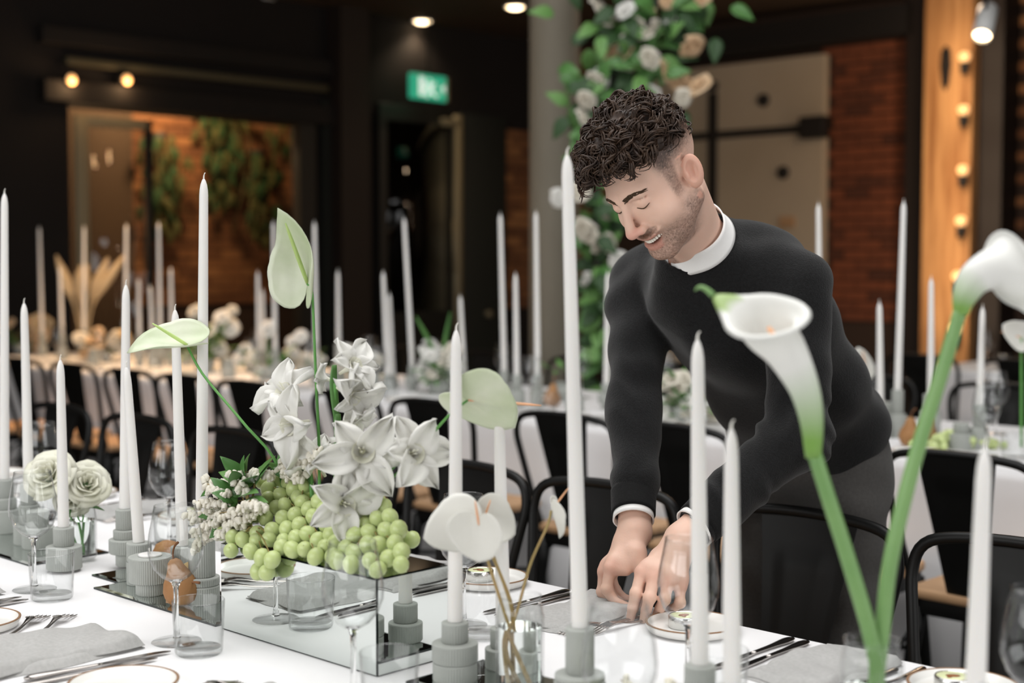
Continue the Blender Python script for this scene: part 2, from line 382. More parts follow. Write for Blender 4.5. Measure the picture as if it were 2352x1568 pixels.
# dark doors, exit sign
def yy(x): return PX(x, 400, XW)[1]
dz = PX(950, 245, XW)[2]
d2 = ob('door_2', None, None, (XW, 0, 0)); d2['kind'] = 'structure'
ob('leaf', mesh('leaf_door', box(.01, .06, yy(862), yy(1030), 0, dz, .004), 'dark_panel'), d2)
ob('pane', mesh('pane', box(.058, .064, yy(880), yy(1012), .9, dz - .15), 'pane_dark'), d2)
ob('jamb', mesh('jamb', box(.01, .1, yy(1031), yy(1046), 0, dz - .05), 'frame_pale'), d2)
ob('closer', mesh('closer', box(.06, .12, yy(1000), yy(1034), dz - .16, dz - .09, .005), 'frame_pale'), d2)
ob('handle', mesh('handle', tube([(.12, yy(1022), 1.25), (.12, yy(1022), 1.75)], .016), 'frame_pale'), d2)
d3 = ob('door_3', None, None, (XW, 0, 0)); d3['kind'] = 'structure'
ob('leaf', mesh('leaf_door', box(.01, .07, yy(1050), yy(1152), 0, dz - .02, .004), 'dark_green_panel'), d3)
ob('handle', mesh('handle', lathe([(0, 0), (.03, 0), (.035, .05), (0, .06)], 12), 'frame_pale'), d3, (.07, yy(1105), PX(1110, 720, XW)[2]), (0, PI / 2, 0))
bricks(we, 'brick_orange', (XW, yy(1156), 0), (0, 1, 0), .9, 2.7, yy(1262) - yy(1156), -PI / 2)
ex = thing('exit_sign', 'green lit exit sign with white running figure above the dark doors', 'sign', PX(984, 201, XW + .35))
ew, eh = .235, .112
ob('housing', mesh('housing', box(-.02, .02, -ew, ew, -eh, eh, .012), 'exit_green', False), ex, rot=(0, 0, .05))
ob('end_cap', mesh('end_cap', box(-.022, .022, ew - .03, ew + .012, -eh, eh, .01), 'frame_pale', False), ex, rot=(0, 0, .05))
fig = join(tube([(.024, -.01, .065), (.024, -.012, .06)], .022, 10), tube([(.024, -.005, .03), (.024, .02, -.03)], .02, 6), tube([(.024, .02, -.03), (.024, -.03, -.05), (.024, -.045, -.09)], .013, 6), tube([(.024, .02, -.03), (.024, .045, -.06), (.024, .09, -.075)], .013, 6), tube([(.024, -.005, .03), (.024, .045, .02), (.024, .06, .045)], .011, 6), tube([(.024, -.005, .03), (.024, -.05, .015), (.024, -.06, -.02)], .011, 6))
ob('running_figure', mesh('running_figure', fig, 'exit_white'), ex, rot=(0, 0, .05))
ob('door_mark', mesh('door_mark', box(.021, .0235, -.14, -.07, -.08, .085), 'exit_white', False), ex, rot=(0, 0, .05))
ob('arrow', mesh('arrow', ([(.0235, .19, -.04), (.0235, .13, .0), (.0235, .19, .04), (.021, .19, -.04), (.021, .13, 0), (.021, .19, .04)], [(0, 1, 2), (5, 4, 3), (0, 3, 4, 1), (1, 4, 5, 2), (2, 5, 3, 0)]), 'exit_white', False), ex, rot=(0, 0, .05))
ob('hanger', mesh('hanger', tube([(0, 0, eh - .01), (0, 0, ZL - ex.location.z)], .008), 'iron'), ex)
# ceiling downlights
for i, (x, y) in enumerate(((605, -2), (970, 47), (1183, 14))):
    p = PZ(x, y, ZL)
    l = thing('downlight', 'round glowing downlight set in the brown ceiling', 'light', p, group='ceiling downlights')
    ob('trim_ring', mesh('trim_ring', lathe([(.075, -.001), (.095, -.001), (.095, -.012), (.08, -.012), (.075, -.001)], 24), 'lamp_white'), l)
    ob('lens', mesh('lens', lathe([(0, -.03), (.05, -.025), (.078, -.002)], 20), 'lamp_glow'), l)
    point('downlight_light', p + np.array([0, 0, -.08]), 14, (1, .75, .5), .06, 130)
# ---- long north wall: white fire door, brick, timber post
wn = struct('wall_north', box(XW, X1, YW, YW + .25, 0, ZR), 'mortar')
def xx(x): return PY(x, 400, YW)[0]
bricks(wn, 'brick_red', (xx(1915), YW, 0), (1, 0, 0), .85, ZL, xx(2118) - xx(1915), PI)
bricks(wn, 'brick_orange', (xx(2296), YW, 0), (1, 0, 0), 1.0, ZL, xx(2362) - xx(2296), PI)
bricks(wn, 'brick_orange', (xx(1335), YW, 0), (1, 0, 0), 1.2, ZL, xx(1420) - xx(1335), PI)
fd = ob('door_4', None, None, (0, YW, 0)); fd['kind'] = 'structure'
fz = PY(1905, 122, YW - .1)[2]; fx0, fx1 = xx(1500), xx(1908)
ob('panel', mesh('panel', box(fx0, fx1, -.12, -.04, 0, fz, .01), 'white_door', False), fd)
zb = PY(1750, 302, YW - .15)[2]
ob('strap', mesh('strap', box(fx0 + .02, fx1 - .02, -.145, -.12, zb - .035, zb + .035, .006), 'iron', False), fd)
xm = xx(1656)
ob('strap', mesh('strap', box(xm - .045, xm + .045, -.15, -.12, 0.1, PY(1660, 215, YW)[2], .006), 'iron', False), fd)
ob('knob', mesh('knob', lathe([(0, 0), (.05, 0), (.05, .04), (0, .05)], 14), 'iron'), fd, (xm, -.12, PY(1660, 200, YW)[2]), (PI / 2, 0, 0))
for x, y in ((1752, 230), (1797, 396)):
    p = PY(x, y, YW - .14); ob('plate', mesh('plate_door', lathe([(0, 0), (.06, 0), (.055, .025), (0, .035)], 14), 'iron'), fd, (p[0], -.12, p[2]), (PI / 2, 0, 0), (1, 1, 1))
p = PY(1885, 297, YW); ob('latch', mesh('latch', box(p[0] - .09, p[0] + .16, -.22, -.1, p[2] - .09, p[2] + .1, .02), 'iron', False), fd)
p = PY(1826, 510, YW); ob('lock_plate', mesh('lock_plate', box(p[0] - .08, p[0] + .08, -.14, -.12, p[2] - .05, p[2] + .05, .006), 'seat_wood', False), fd)
struct('trim_7', box(fx0 - .4, xx(2118), YW - .3, YW, fz + .06, fz + .3), 'beam_dark')
def xd(x, dy): return PY(x, 400, YW - dy)[0]
struct('trim_8', box(xd(2078, .2), xd(2118, .2), YW - .2, YW, 0, ZL), 'steel_column')
tp = struct('trim_9', box(xd(2118, .42), xd(2230, .42), YW - .42, YW - .02, 0, ZL, .015), 'timber_post')
struct('trim_10', box(xd(2242, .3), xd(2300, .3), YW - .3, YW, 0, ZL), 'steel_column')
p0 = PY(2216, 0, YW - .5)[0]
for i, y in enumerate((128, 250, 388, 505, 632, 752)):
    p = PY((2216, 2214, 2212, 2208, 2200, 2194)[i], y, YW - .46)
    l = thing('wall_bulb', 'glowing cup lamp fixed on the pale timber post', 'lamp', p, group='cup lamps up the timber post')
    ob('bulb', mesh('bulb', lathe([(0, -.05), (.03, -.045), (.045, -.01), (.04, .015), (.025, .028), (0, .032)], 16), 'bulb_glow'), l)
    ob('cup', mesh('cup', lathe([(0, -.14), (.03, -.14), (.04, -.06), (.034, -.05), (0, -.05)], 14), 'iron'), l)
    ob('bracket', mesh('bracket', box(-.012, .012, 0, .05, -.12, -.08), 'iron', False), l)
    point('wall_bulb_light', p + np.array([0, -.34, .06]), 5.0, (1, .74, .5), .08)
hole = thing('timber_slot', 'dark worn slot cut into the pale timber post', 'slot', PY(2172, 145, YW - .425))
ob('slot', mesh('slot', lathe([(0, -.22), (.03, -.17), (.05, -.02), (.04, .1), (0, .14)], 12), 'beam_dark'), hole, scale=(1, .12, 1))
# spotlight hanging from the ceiling
sp = thing('track_spotlight', 'white cylinder spotlight hanging from the ceiling beside the steel column', 'spotlight', PD(2262, 55, 8.4))
dv = Vector(tuple(PD(2257, 92, 8.35) - PD(2277, 10, 8.5))).normalized()
rot = orient(dv).to_euler()
ob('body', mesh('body', lathe([(0, -.13), (.05, -.13), (.056, -.12), (.056, .1), (.05, .1)], 24), 'lamp_white'), sp, rot=rot)
ob('lens', mesh('lens', lathe([(.05, .085), (0, .09)], 20), 'lamp_glow'), sp, rot=rot)
ob('arm', mesh('arm', tube([(0, 0, 0), (.02, .02, ZL - sp.location.z)], .01), 'iron'), sp)
point('spot_beam', np.array(sp.location) + np.array(dv) * .13, 25, (1, .8, .6), .04, 70, rot=orient(-dv).to_euler())
# round column
cp = PD(1273, 600, 8.3)
co = thing('round_column', 'grey round concrete column standing between the doors and the flower pillar', 'column', (cp[0], cp[1], 0))
ob('shaft', mesh('shaft', lathe([(0, 0), (.145, 0), (.145, ZL), (0, ZL)], 40), 'column_grey', True, 40), co)
ob('base_collar', mesh('base_collar', lathe([(.145, 0), (.2, 0), (.2, .08), (.16, .12), (.145, .12)], 40), 'column_grey', True, 40), co)
# warm light spilling from the back of the hall, plus a fill for the door
point('alcove_lamp', (XW - 1.0, (aY0 + aY1) / 2 + .5, 3.2), 150, (1, .68, .38), .15)
point('alcove_lamp_low', (XW - .9, aY0 + .3, 1.7), 25, WARM, .1)
point('back_room_lamp', (-7.2, 4.5, 3.4), 420, WARM, .12, 75)
point('north_door_fill', (-4.6, 8.8, 3.3), 38, (1, .74, .5), .15)  # unseen fill light, added to brighten the white fire door
# ================================================================= tables and cloths
TZ = .75
def cloth_geo(x0, x1, y0, y1, z, drop, amp=.012, seed=0):
    r = random.Random(seed); rad = .05; per = []
    def arc(cx, cy, a0):
        for k in range(7): a = a0 + PI / 2 * k / 6; per.append((cx + rad * math.cos(a), cy + rad * math.sin(a), math.cos(a), math.sin(a)))
    def line(ax, ay, bx, by, nx, ny):
        n = max(2, int(math.hypot(bx - ax, by - ay) / .035))
        for k in range(1, n): per.append((ax + (bx - ax) * k / n, ay + (by - ay) * k / n, nx, ny))
    arc(x1 - rad, y0 + rad, -PI / 2); line(x1, y0 + rad, x1, y1 - rad, 1, 0); arc(x1 - rad, y1 - rad, 0); line(x1 - rad, y1, x0 + rad, y1, 0, 1)
    arc(x0 + rad, y1 - rad, PI / 2); line(x0, y1 - rad, x0, y0 + rad, -1, 0); arc(x0 + rad, y0 + rad, PI); line(x0 + rad, y0, x1 - rad, y0, 0, -1)
    n = len(per); ph = [0.]
    for k in range(1, n): ph.append(ph[-1] + (.28 + .2 * math.sin(k * .17 + seed)) * (1 + .3 * math.sin(k * .051)))
    levels = [(-.012, 0.), (-.003, 0.), (0, .002), (.004, .006), (.006, .03), (.008, .1), (.012, .25), (.018, .45), (.024, drop)]
    V = []; F = []
    for out, dn in levels:
        for k, (x, y, nx, ny) in enumerate(per):
            f = amp * (dn / drop) ** .7 * (math.sin(ph[k]) + .4 * math.sin(2.3 * ph[k] + 1)) if dn > .05 else 0
            V.append((x + nx * (out + max(f, -out)), y + ny * (out + max(f, -out)), z - dn + (.004 * math.sin(k * .3) if dn == drop else 0)))
    for i in range(len(levels) - 1):
        for k in range(n): k2 = (k + 1) % n; F.append((i * n + k, (i + 1) * n + k, (i + 1) * n + k2, i * n + k2))
    F.append(tuple(range(n)))
    return V, F
def banquet(x0, x1, y0, y1, label, clabel, seed):
    t = thing('banquet_table', label, 'table', ((x0 + x1) / 2, (y0 + y1) / 2, 0), group=None); cx, cy = t.location.x, t.location.y
    ob('tabletop', mesh('tabletop', box(x0 + .02 - cx, x1 - .02 - cx, y0 + .02 - cy, y1 - .02 - cy, TZ - .035, TZ - .004), 'seat_wood', False), t)
    n = max(2, round((x1 - x0) / 1.8))
    lg = mesh('leg', tube([(0, 0, 0), (0, 0, TZ - .035)], .02, 10), 'iron')
    for i in range(n + 1):
        for s in (y0 + .15, y1 - .15): ob('leg', lg, t, (x0 + .15 + (x1 - x0 - .3) * i / n - cx, s - cy, 0))
    c = ob('tablecloth', mesh('tablecloth', cloth_geo(x0, x1, y0, y1, TZ, .70, seed=seed), 'cloth', True, 60)); tag(c, clabel, 'tablecloth')
T1 = (-5.6, 1.0, .88, 1.985); T2 = (-8.75, 1.6, 4.0, 5.1); T3 = (-4.0, 1.6, 7.5, 8.6)
banquet(*T1, 'long banquet table the man leans over, hidden under a white cloth', 'white cloth on the table the man is setting', 1)
banquet(*T2, 'long banquet table behind the man, hidden under a white cloth', 'white floor-length cloth on the candle-lined table behind the man', 2)
banquet(*T3, 'shorter banquet table by the brick wall under a white cloth', 'white cloth with rounded corner on the table by the brick wall', 3)
# ================================================================= chairs (front = +y)
def chair_parts():
    P = []
    def rr(x, y, r, n=5):
        o = []
        for sx, sy, a0 in ((1, 1, 0), (-1, 1, PI / 2), (-1, -1, PI), (1, -1, 1.5 * PI)):
            for k in range(n + 1): a = a0 + PI / 2 * k / n; o.append((sx * (x - r) + r * math.cos(a), sy * (y - r) + r * math.sin(a)))
        return o
    def slab(o, z0, z1, b=.004):
        n = len(o); V = []
        for s, z in ((.985, z0), (1, z0 + b), (1, z1 - b), (.985, z1)): V += [(x * s, y * s, z) for x, y in o]
        F = [(i * n + k, i * n + (k + 1) % n, (i + 1) * n + (k + 1) % n, (i + 1) * n + k) for i in range(3) for k in range(n)] + [tuple(range(n))[::-1], tuple(range(3 * n, 4 * n))]
        return V, F
    P.append(('seat', mesh('seat', slab(rr(.185, .185, .05), .44, .465), 'seat_wood', True, 40)))
    P.append(('seat_frame', mesh('seat_frame', slab(rr(.178, .178, .05), .395, .44, .01), 'chair_metal', True, 40)))
    for sx in (1, -1):
        for sy in (1, -1):
            p = [(sx * .155, sy * .155, .415), (sx * .175, sy * .172, .2), (sx * .19, sy * .185, 0)]
            P.append(('leg', mesh('leg', tube(spline(p, 6), [.024, .022, .02, .018, .016, .015], 8), 'chair_metal')))
    P.append(('stretcher', mesh('stretcher', join(tube([(-.175, -.172, .2), (.175, .172, .2)], .008), tube([(.175, -.172, .2), (-.175, .172, .2)], .008)), 'chair_metal')))
    hoop = [(-.165, -.16, .44), (-.18, -.19, .55), (-.205, -.222, .70), (-.215, -.238, .78), (-.195, -.245, .832), (-.13, -.252, .852), (0, -.258, .858), (.13, -.252, .852), (.195, -.245, .832), (.215, -.238, .78), (.205, -.222, .70), (.18, -.19, .55), (.165, -.16, .44)]
    P.append(('back_hoop', mesh('back_hoop', tube(spline(hoop, 49), .0115, 10), 'chair_metal')))
    def sp(u, v):
        z = .44 + u * .41; wd = .062 + .052 * u ** 1.3; y = -.155 - .1 * u ** .8 - .012 * math.cos(v * 2 - 1)
        if .14 < u < .82 and .22 < v < .78: y += .007
        return ((v * 2 - 1) * wd, y, z)
    P.append(('back_splat', mesh('back_splat', shell(grid(sp, 19, 13), .003), 'chair_metal', True, 50)))
    for sx in (1, -1):
        P.append(('seat_brace', mesh('seat_brace', tube(spline([(sx * .19, -.2, .30), (sx * .17, -.08, .39), (sx * .172, .03, .41)], 8), .007, 6), 'chair_metal')))
    return P
CH = chair_parts()
def chair(x, y, rz, label, group):
    t = thing('bistro_chair', label, 'chair', (x, y, 0), (0, 0, rz), group)
    for n, me in CH: ob(n, me, t)
    return t
g1 = 'black chairs along the man\'s side of the front table'
for x, lb in ((-1.10, 'black metal chair pushed in at the front table beside the calla vase'), (-1.56, 'black metal chair that the man stands behind'), (-2.09, 'black metal chair at the front table in front of the man\'s right arm'), (-2.545, 'black metal chair at the front table behind the white anthurium vase'), (-3.02, None), (-3.55, None), (-4.08, None), (-4.6, None)):
    chair(x, 2.226 + random.uniform(-.004, .004), PI + random.uniform(-.02, .02), lb or 'black metal chair at the front table behind the grapes and candles', g1)
for i, x in enumerate((-1.25, -1.74, -2.22, -2.67, -3.15, -3.8, -4.27, -4.93, -5.41, -5.86, -6.38, -6.9, -7.4)):
    chair(x, 3.745, random.uniform(-.05, .05), {-1.74: 'black metal chair with wooden seat beside the man\'s hip', -2.22: 'black metal chair at the rear table hidden behind the man\'s trousers', -2.67: 'black metal chair at the rear table seen between the man\'s arms', -3.15: 'black metal chair at the rear table beside the man\'s right sleeve', -3.8: 'black metal chair at the rear table behind the turned-away green anthurium'}.get(x, 'black metal chair with wooden seat on the side of the rear table facing the man'), 'chairs on the side of the rear table facing the man')
for i, x in enumerate((-.9, -1.6, -2.6, -3.2, -3.7, -4.3, -4.9, -5.6, -6.2)):
    chair(x, 5.355, PI + random.uniform(-.05, .05), 'black metal chair on the wall side of the rear table', 'chairs on the wall side of the rear table')
for i, x in enumerate((-3.7, -3.15, -2.6, -2.0)):
    chair(x, 7.24, random.uniform(-.06, .06), 'black metal chair beside the white table by the brick wall', 'chairs at the brick wall table')
# ================================================================= tableware prototypes
wine_bowl = mesh('bowl', lathe([(.0045, .100), (.012, .1015), (.024, .109), (.036, .123), (.0435, .143), (.0445, .158), (.042, .18), (.037, .205), (.0335, .225), (.0325, .2252), (.036, .205), (.041, .18), (.0435, .158), (.0425, .143), (.035, .124), (.023, .1105), (.011, .1035), (0, .1025)], 40), 'glass_thin')
wine_foot = mesh('foot', lathe([(0, .0012), (.039, .0012), (.0405, .0022), (.039, .0032), (.02, .0048), (.008, .0085), (0, .0095)], 36), 'glass_thin')
wine_stem = mesh('stem', lathe([(0, .006), (.0075, .0085), (.0055, .013), (.0042, .025), (.0038, .06), (.0042, .09), (.0075, .0985), (.011, .1015), (.006, .1025), (0, .1025)], 32), 'glass_solid')
tum_wall = mesh('wall', lathe([(.0355, .0), (.0375, .006), (.0412, .085), (.0405, .0865), (.0398, .085), (.036, .012), (0, .0115)], 40), 'glass_thin')
tum_base = mesh('base', lathe([(0, .0006), (.034, .0006), (.0355, .003), (.0355, .0095), (.034, .0112), (0, .0112)], 32), 'glass_thin')
def wine(x, y, z, label, group): 
    t = thing('wine_glass', label, 'wine glass', (x, y, z), (0, 0, random.uniform(0, 3)), group); ob('bowl', wine_bowl, t); ob('stem', wine_stem, t); ob('foot', wine_foot, t); return t
def tumbler(x, y, z, label, group):
    t = thing('tumbler', label, 'tumbler', (x, y, z), (0, 0, random.uniform(0, 3)), group); ob('wall', tum_wall, t); ob('base', tum_base, t); return t
plate_body = mesh('plate_body', lathe([(0, 0), (.05, 0), (.056, .001), (.074, .004), (.0785, .014), (.0785, .0165), (.076, .0175), (.0735, .0165), (.071, .009), (.064, .0075), (0, .0075)], 48), 'porcelain')
plate_rim = mesh('rim', lathe([(.0745, .0172), (.0765, .0182), (.0788, .0172), (.0788, .0162), (.0765, .0166), (.0745, .0172)], 48), 'plate_rim')
tin_body = mesh('tin_body', lathe([(0, 0), (.025, 0), (.026, .001), (.026, .019), (.025, .0205), (.0235, .0205), (.0235, .0185), (0, .0185)], 32), 'tin_silver')
tin_label = mesh('label_disc', lathe([(0, .0187), (.0232, .0187), (.0232, .0198), (0, .0198)], 28), 'tin_label')
tin_mark = mesh('leaf_mark', lathe([(0, .0199), (.008, .0199), (.009, .0203), (0, .0203)], 10), 'tin_mark')
def plate(x, y, label, group, tin=None):
    t = thing('side_plate', label, 'plate', (x, y, TZ), (0, 0, 0), group); ob('plate_body', plate_body, t); ob('rim', plate_rim, t)
    if tin:
        k = thing('candle_tin', tin, 'tin', (x - .012, y - .008, TZ + .0076), (0, 0, random.uniform(0, 6)), 'small tins on the side plates')
        ob('tin_body', tin_body, k); ob('label_disc', tin_label, k); ob('leaf_mark', tin_mark, k, scale=(1.2, .8, 1)); ob('leaf_mark', tin_mark, k, (.006, .006, .0001), (0, 0, 1), (.7, .4, 1))
def prism(out, z0, z1, zf=None):
    n = len(out); zf = zf or (lambda x, y: 0)
    V = [(x, y, z0 + zf(x, y)) for x, y in out] + [(x, y, z1 + zf(x, y)) for x, y in out]
    return V, [tuple(range(n))[::-1], tuple(range(n, 2 * n))] + [(k, (k + 1) % n, n + (k + 1) % n, n + k) for k in range(n)]
# fork: handle at -y, tines to +y, length .20
def fork_geo():
    zf = lambda y: .004 + .008 * math.exp(-((y - .045) / .03) ** 2) - .002 * math.exp(-((y - .095) / .02) ** 2)
    hp = [(.0, y) for y in np.linspace(-.1, .04, 12)]
    hw = lambda y: .0085 - .0052 * min(1, max(0, (y + .1) / .07)) if y < .0 else .0033 + .009 * max(0, (y - .01) / .05) ** 2
    ys = list(np.linspace(-.1, .052, 18)); V = []; F = []
    for y in ys:
        wv = hw(y) if y > -.098 else .005; z = zf(y)
        V += [(-wv, y, z), (-wv * .5, y, z + .0022), (wv * .5, y, z + .0022), (wv, y, z), (wv * .5, y, z - .0012), (-wv * .5, y, z - .0012)]
    for i in range(len(ys) - 1):
        for k in range(6): F.append((i * 6 + k, i * 6 + (k + 1) % 6, (i + 1) * 6 + (k + 1) % 6, (i + 1) * 6 + k))
    F += [tuple(range(6))[::-1], tuple(range(len(V) - 6, len(V)))]
    head = prism([(-.0105, .048), (-.0125, .06), (-.0125, .068), (.0125, .068), (.0125, .06), (.0105, .048)], -.0008, .0016, lambda x, y: zf(y))
    tines = []
    for k in range(4):
        x = -.0105 + .007 * k
        tines.append(tube([(x, y, zf(y) + .0004) for y in np.linspace(.066, .102, 6)], [.002, .0019, .0018, .0017, .0014, .0008], 6))
    return (V, F), head, tines
fh, fhead, ftines = fork_geo()
fork_h = mesh('handle', fh, 'copper_steel', True, 60); fork_b = mesh('head', fhead, 'copper_steel', False); fork_t = [mesh('tine', t, 'copper_steel') for t in ftines]
def knife_geo():
    h = tube([(0, y, .0045) for y in np.linspace(-.115, .005, 14)], [.004, .0078, .0088, .0085, .0078, .007, .0062, .0056, .0052, .005, .0048, .0046, .0044, .0042], 10, flat=.5)
    b = prism([(-.0045, .004), (-.0075, .03), (-.009, .07), (-.0085, .095), (-.005, .11), (.0005, .118), (.0035, .11), (.0048, .09), (.005, .004)], .0035, .0053)
    return h, b
kh, kb = knife_geo(); knife_h = mesh('handle', kh, 'copper_steel'); knife_b = mesh('blade', kb, 'steel', False)
def fork(p, d, label, group, z=TZ):
    t = thing('dinner_fork', label, 'fork', (p[0], p[1], z), (0, 0, math.atan2(d[1], d[0]) - PI / 2), group)
    ob('handle', fork_h, t); ob('head', fork_b, t)
    for m_ in fork_t: ob('tine', m_, t)
def knife(p, d, label, group, z=TZ):
    t = thing('dinner_knife', label, 'knife', (p[0], p[1], z), (0, 0, math.atan2(d[1], d[0]) - PI / 2), group)
    ob('handle', knife_h, t); ob('blade', knife_b, t)
def napkin_geo(w_, l_, seed, t0=.012, wav=.004):
    r = random.Random(seed); ph = [r.uniform(0, 6) for _ in range(6)]
    def top(u, v):
        x = (u - .5) * w_; y = (v - .5) * l_
        e = min(1, min(u, 1 - u) * 14) ; e2 = min(1, min(v, 1 - v) * 20)
        z = t0 * (e ** .5) * (e2 ** .5) + wav * math.sin(7 * y / l_ + ph[0]) * math.sin(5 * u + ph[1]) * e * e2 + .0015 * math.sin(25 * y / l_ + 9 * u + ph[2])
        return (x + .006 * math.sin(8 * v + ph[3]), y + .004 * math.sin(9 * u + ph[4]), max(z, .0015))
    nu, nv = 29, 33; V, F = grid(top, nu, nv); n = len(V)
    V2 = [(x, y, .0005) for x, y, z in V]; F = list(F) + [tuple(i + n for i in f)[::-1] for f in F]
    b = [i * nv for i in range(nu)] + [(nu - 1) * nv + j for j in range(1, nv)] + [i * nv + nv - 1 for i in range(nu - 2, -1, -1)] + [j for j in range(nv - 2, 0, -1)]
    for k in range(len(b)): a, c = b[k], b[(k + 1) % len(b)]; F.append((c, a, a + n, c + n))
    return V + V2, F
def napkin(x, y, rz, label, group, w_=.135, l_=.24, seed=0, t0=.012):
    t = thing('linen_napkin', label, 'napkin', (x, y, TZ), (0, 0, rz), group)
    ob('lower_fold', mesh('lower_fold', napkin_geo(w_, l_, seed, t0 * .6), 'linen', True, 70), t)
    ob('upper_fold', mesh('upper_fold', napkin_geo(w_ * .97, l_ * .985, seed + 1, t0), 'linen', True, 70), t, (-.002, .001, t0 * .32))
# ================================================================= place settings on the front table
gn, gf = 'place settings on the side of the front table opposite the man', 'place settings on the man\'s side of the front table'
for i, xp in enumerate((-3.22, -2.75, -2.273, -1.80, -1.325, -.85)):
    w_ = {-3.22: 'beside the rose vase', -2.75: 'across from the rose vase', -2.273: 'across from the pears', -1.80: 'in front of the mirrored box', -1.325: 'in front of the white anthurium vase', -.85: 'in front of the calla vase'}[xp]
    q0 = PZ(-64, 1443) if xp == -2.273 else (xp, 1.06)
    plate(q0[0], q0[1], 'brown-rimmed white side plate opposite the man, ' + w_, 'side plates on the side opposite the man')
    fx = xp + .085
    if xp == -2.273:
        for a, b in (((103, 1416), (8, 1472)), ((164, 1414), (85, 1462))):
            A = PZ(*a); B = PZ(*b); d = (A - B) / np.linalg.norm(A - B); fork(A - d * .102, d, 'dinner fork with tines up between the rumpled grey napkin and its side plate', 'opposite side forks')
        A = PZ(215, 1432, .762); B = PZ(338, 1472, .762); wd = np.linalg.norm(A - B); c = (A + B) / 2
        napkin(c[0], c[1] - .15, .0, 'grey linen napkin across from the pears, its corner lifting off the table', 'opposite side napkins', wd, .30, 3, .016)
        for tip, e in (((392, 1501), (160, 1545)), ((362, 1517), (120, 1568))):
            A = PZ(*tip); B = PZ(*e); d = (A - B) / np.linalg.norm(A - B); knife(A - d * .118, d, 'steel dinner knife beside the grey napkin across from the pears', 'opposite side knives')
    else:
        for k in (0, 1): fork((fx + .028 * k, 1.10), (.05, 1), 'dinner fork opposite the man, ' + w_, 'opposite side forks')
        napkin(xp + .2, 1.085, random.uniform(-.04, .04), 'grey folded linen napkin opposite the man, ' + w_, 'opposite side napkins', .13, .27, i, .013)
        for k in (0, 1): knife((xp + .315 + .026 * k, 1.11), (.0, 1), 'steel dinner knife opposite the man, ' + w_, 'opposite side knives')
for x, y, lb in ((-1.975, 1.261, 'clear wine glass standing in front of the pears'), (-2.484, 1.279, 'clear wine glass standing in front of the white roses'), (-1.541, 1.272, 'clear wine glass in front of the corner of the mirrored box'), (-1.035, 1.25, 'clear wine glass in front of the tallest candle by the man'), (-.56, 1.25, 'clear wine glass in front of the calla vase'), (-2.98, 1.27, 'clear wine glass beyond the white roses on the side opposite the man')):
    wine(x, y, TZ, lb, 'wine glasses on the side opposite the man')
for x, y, lb in ((-1.893, 1.249, 'clear tumbler beside the wine glass in front of the pears'), (-2.395, 1.267, 'clear tumbler beside the wine glass in front of the roses'), (-1.452, 1.262, 'clear tumbler in front of the two-tier holder by the mirrored box'), (-.955, 1.22, 'clear tumbler on the side opposite the man by the calla vase'), (-2.89, 1.26, 'clear tumbler on the side opposite the man beyond the roses')):
    tumbler(x, y, TZ, lb, 'tumblers on the side opposite the man')
for i, xp in enumerate((-3.86, -3.37, -2.88, -2.39, -1.905, -1.413, -.925, -.45)):
    w_ = {-3.86: 'well past the roses', -3.37: 'past the rose candles', -2.88: 'behind the rose vase', -2.39: 'behind the candle cluster', -1.905: 'behind the white anthurium vase', -1.413: 'under the man\'s hands', -.925: 'behind the calla vase', -.45: 'past the calla vase'}[xp]
    plate(xp, 1.885 + (.012 if xp == -1.413 else .02 if xp == -1.905 else 0), 'brown-rimmed white side plate on the man\'s side, ' + w_, 'side plates on the man\'s side', 'small silver tin with pale green label on the plate ' + w_)
    for k in (0, 1): fork((xp - .098 - .027 * k, 1.86 - .035 * k), (-.12 if xp == -1.413 else .03, -1), 'dinner fork on the man\'s side, ' + w_, 'man side forks')
    napkin(xp - .205, 1.845, random.uniform(-.05, .05), 'grey folded linen napkin on the man\'s side, ' + w_, 'man side napkins', .135, .235, 20 + i, .012)
    for k in (0, 1): knife((xp - .305 - .028 * k, 1.85), (.02, -1), 'steel dinner knife on the man\'s side, ' + w_, 'man side knives')
for x, y, lb in ((-1.715, 1.658, 'clear wine glass behind the white anthuriums'), (-1.214, 1.62, 'clear wine glass in front of the man\'s left hand'), (-2.685, 1.70, 'clear wine glass behind the cluster of pale candles'), (-3.23, 1.686, 'clear wine glass behind the white roses'), (-2.2, 1.68, 'clear wine glass behind the mirrored box'), (-.72, 1.66, 'clear wine glass on the man\'s side past the callas'), (-3.72, 1.69, 'clear wine glass furthest along the far side')):
    wine(x, y, TZ, lb, 'wine glasses on the man\'s side')
for x, y, lb in ((-1.64, 1.632, 'clear tumbler behind the white anthurium vase'), (-1.135, 1.585, 'clear tumbler in front of the man\'s hands'), (-2.61, 1.66, 'clear tumbler behind the candle cluster'), (-2.12, 1.64, 'clear tumbler behind the mirrored box'), (-3.15, 1.65, 'clear tumbler behind the roses')):
    tumbler(x, y, TZ, lb, 'tumblers on the man\'s side')
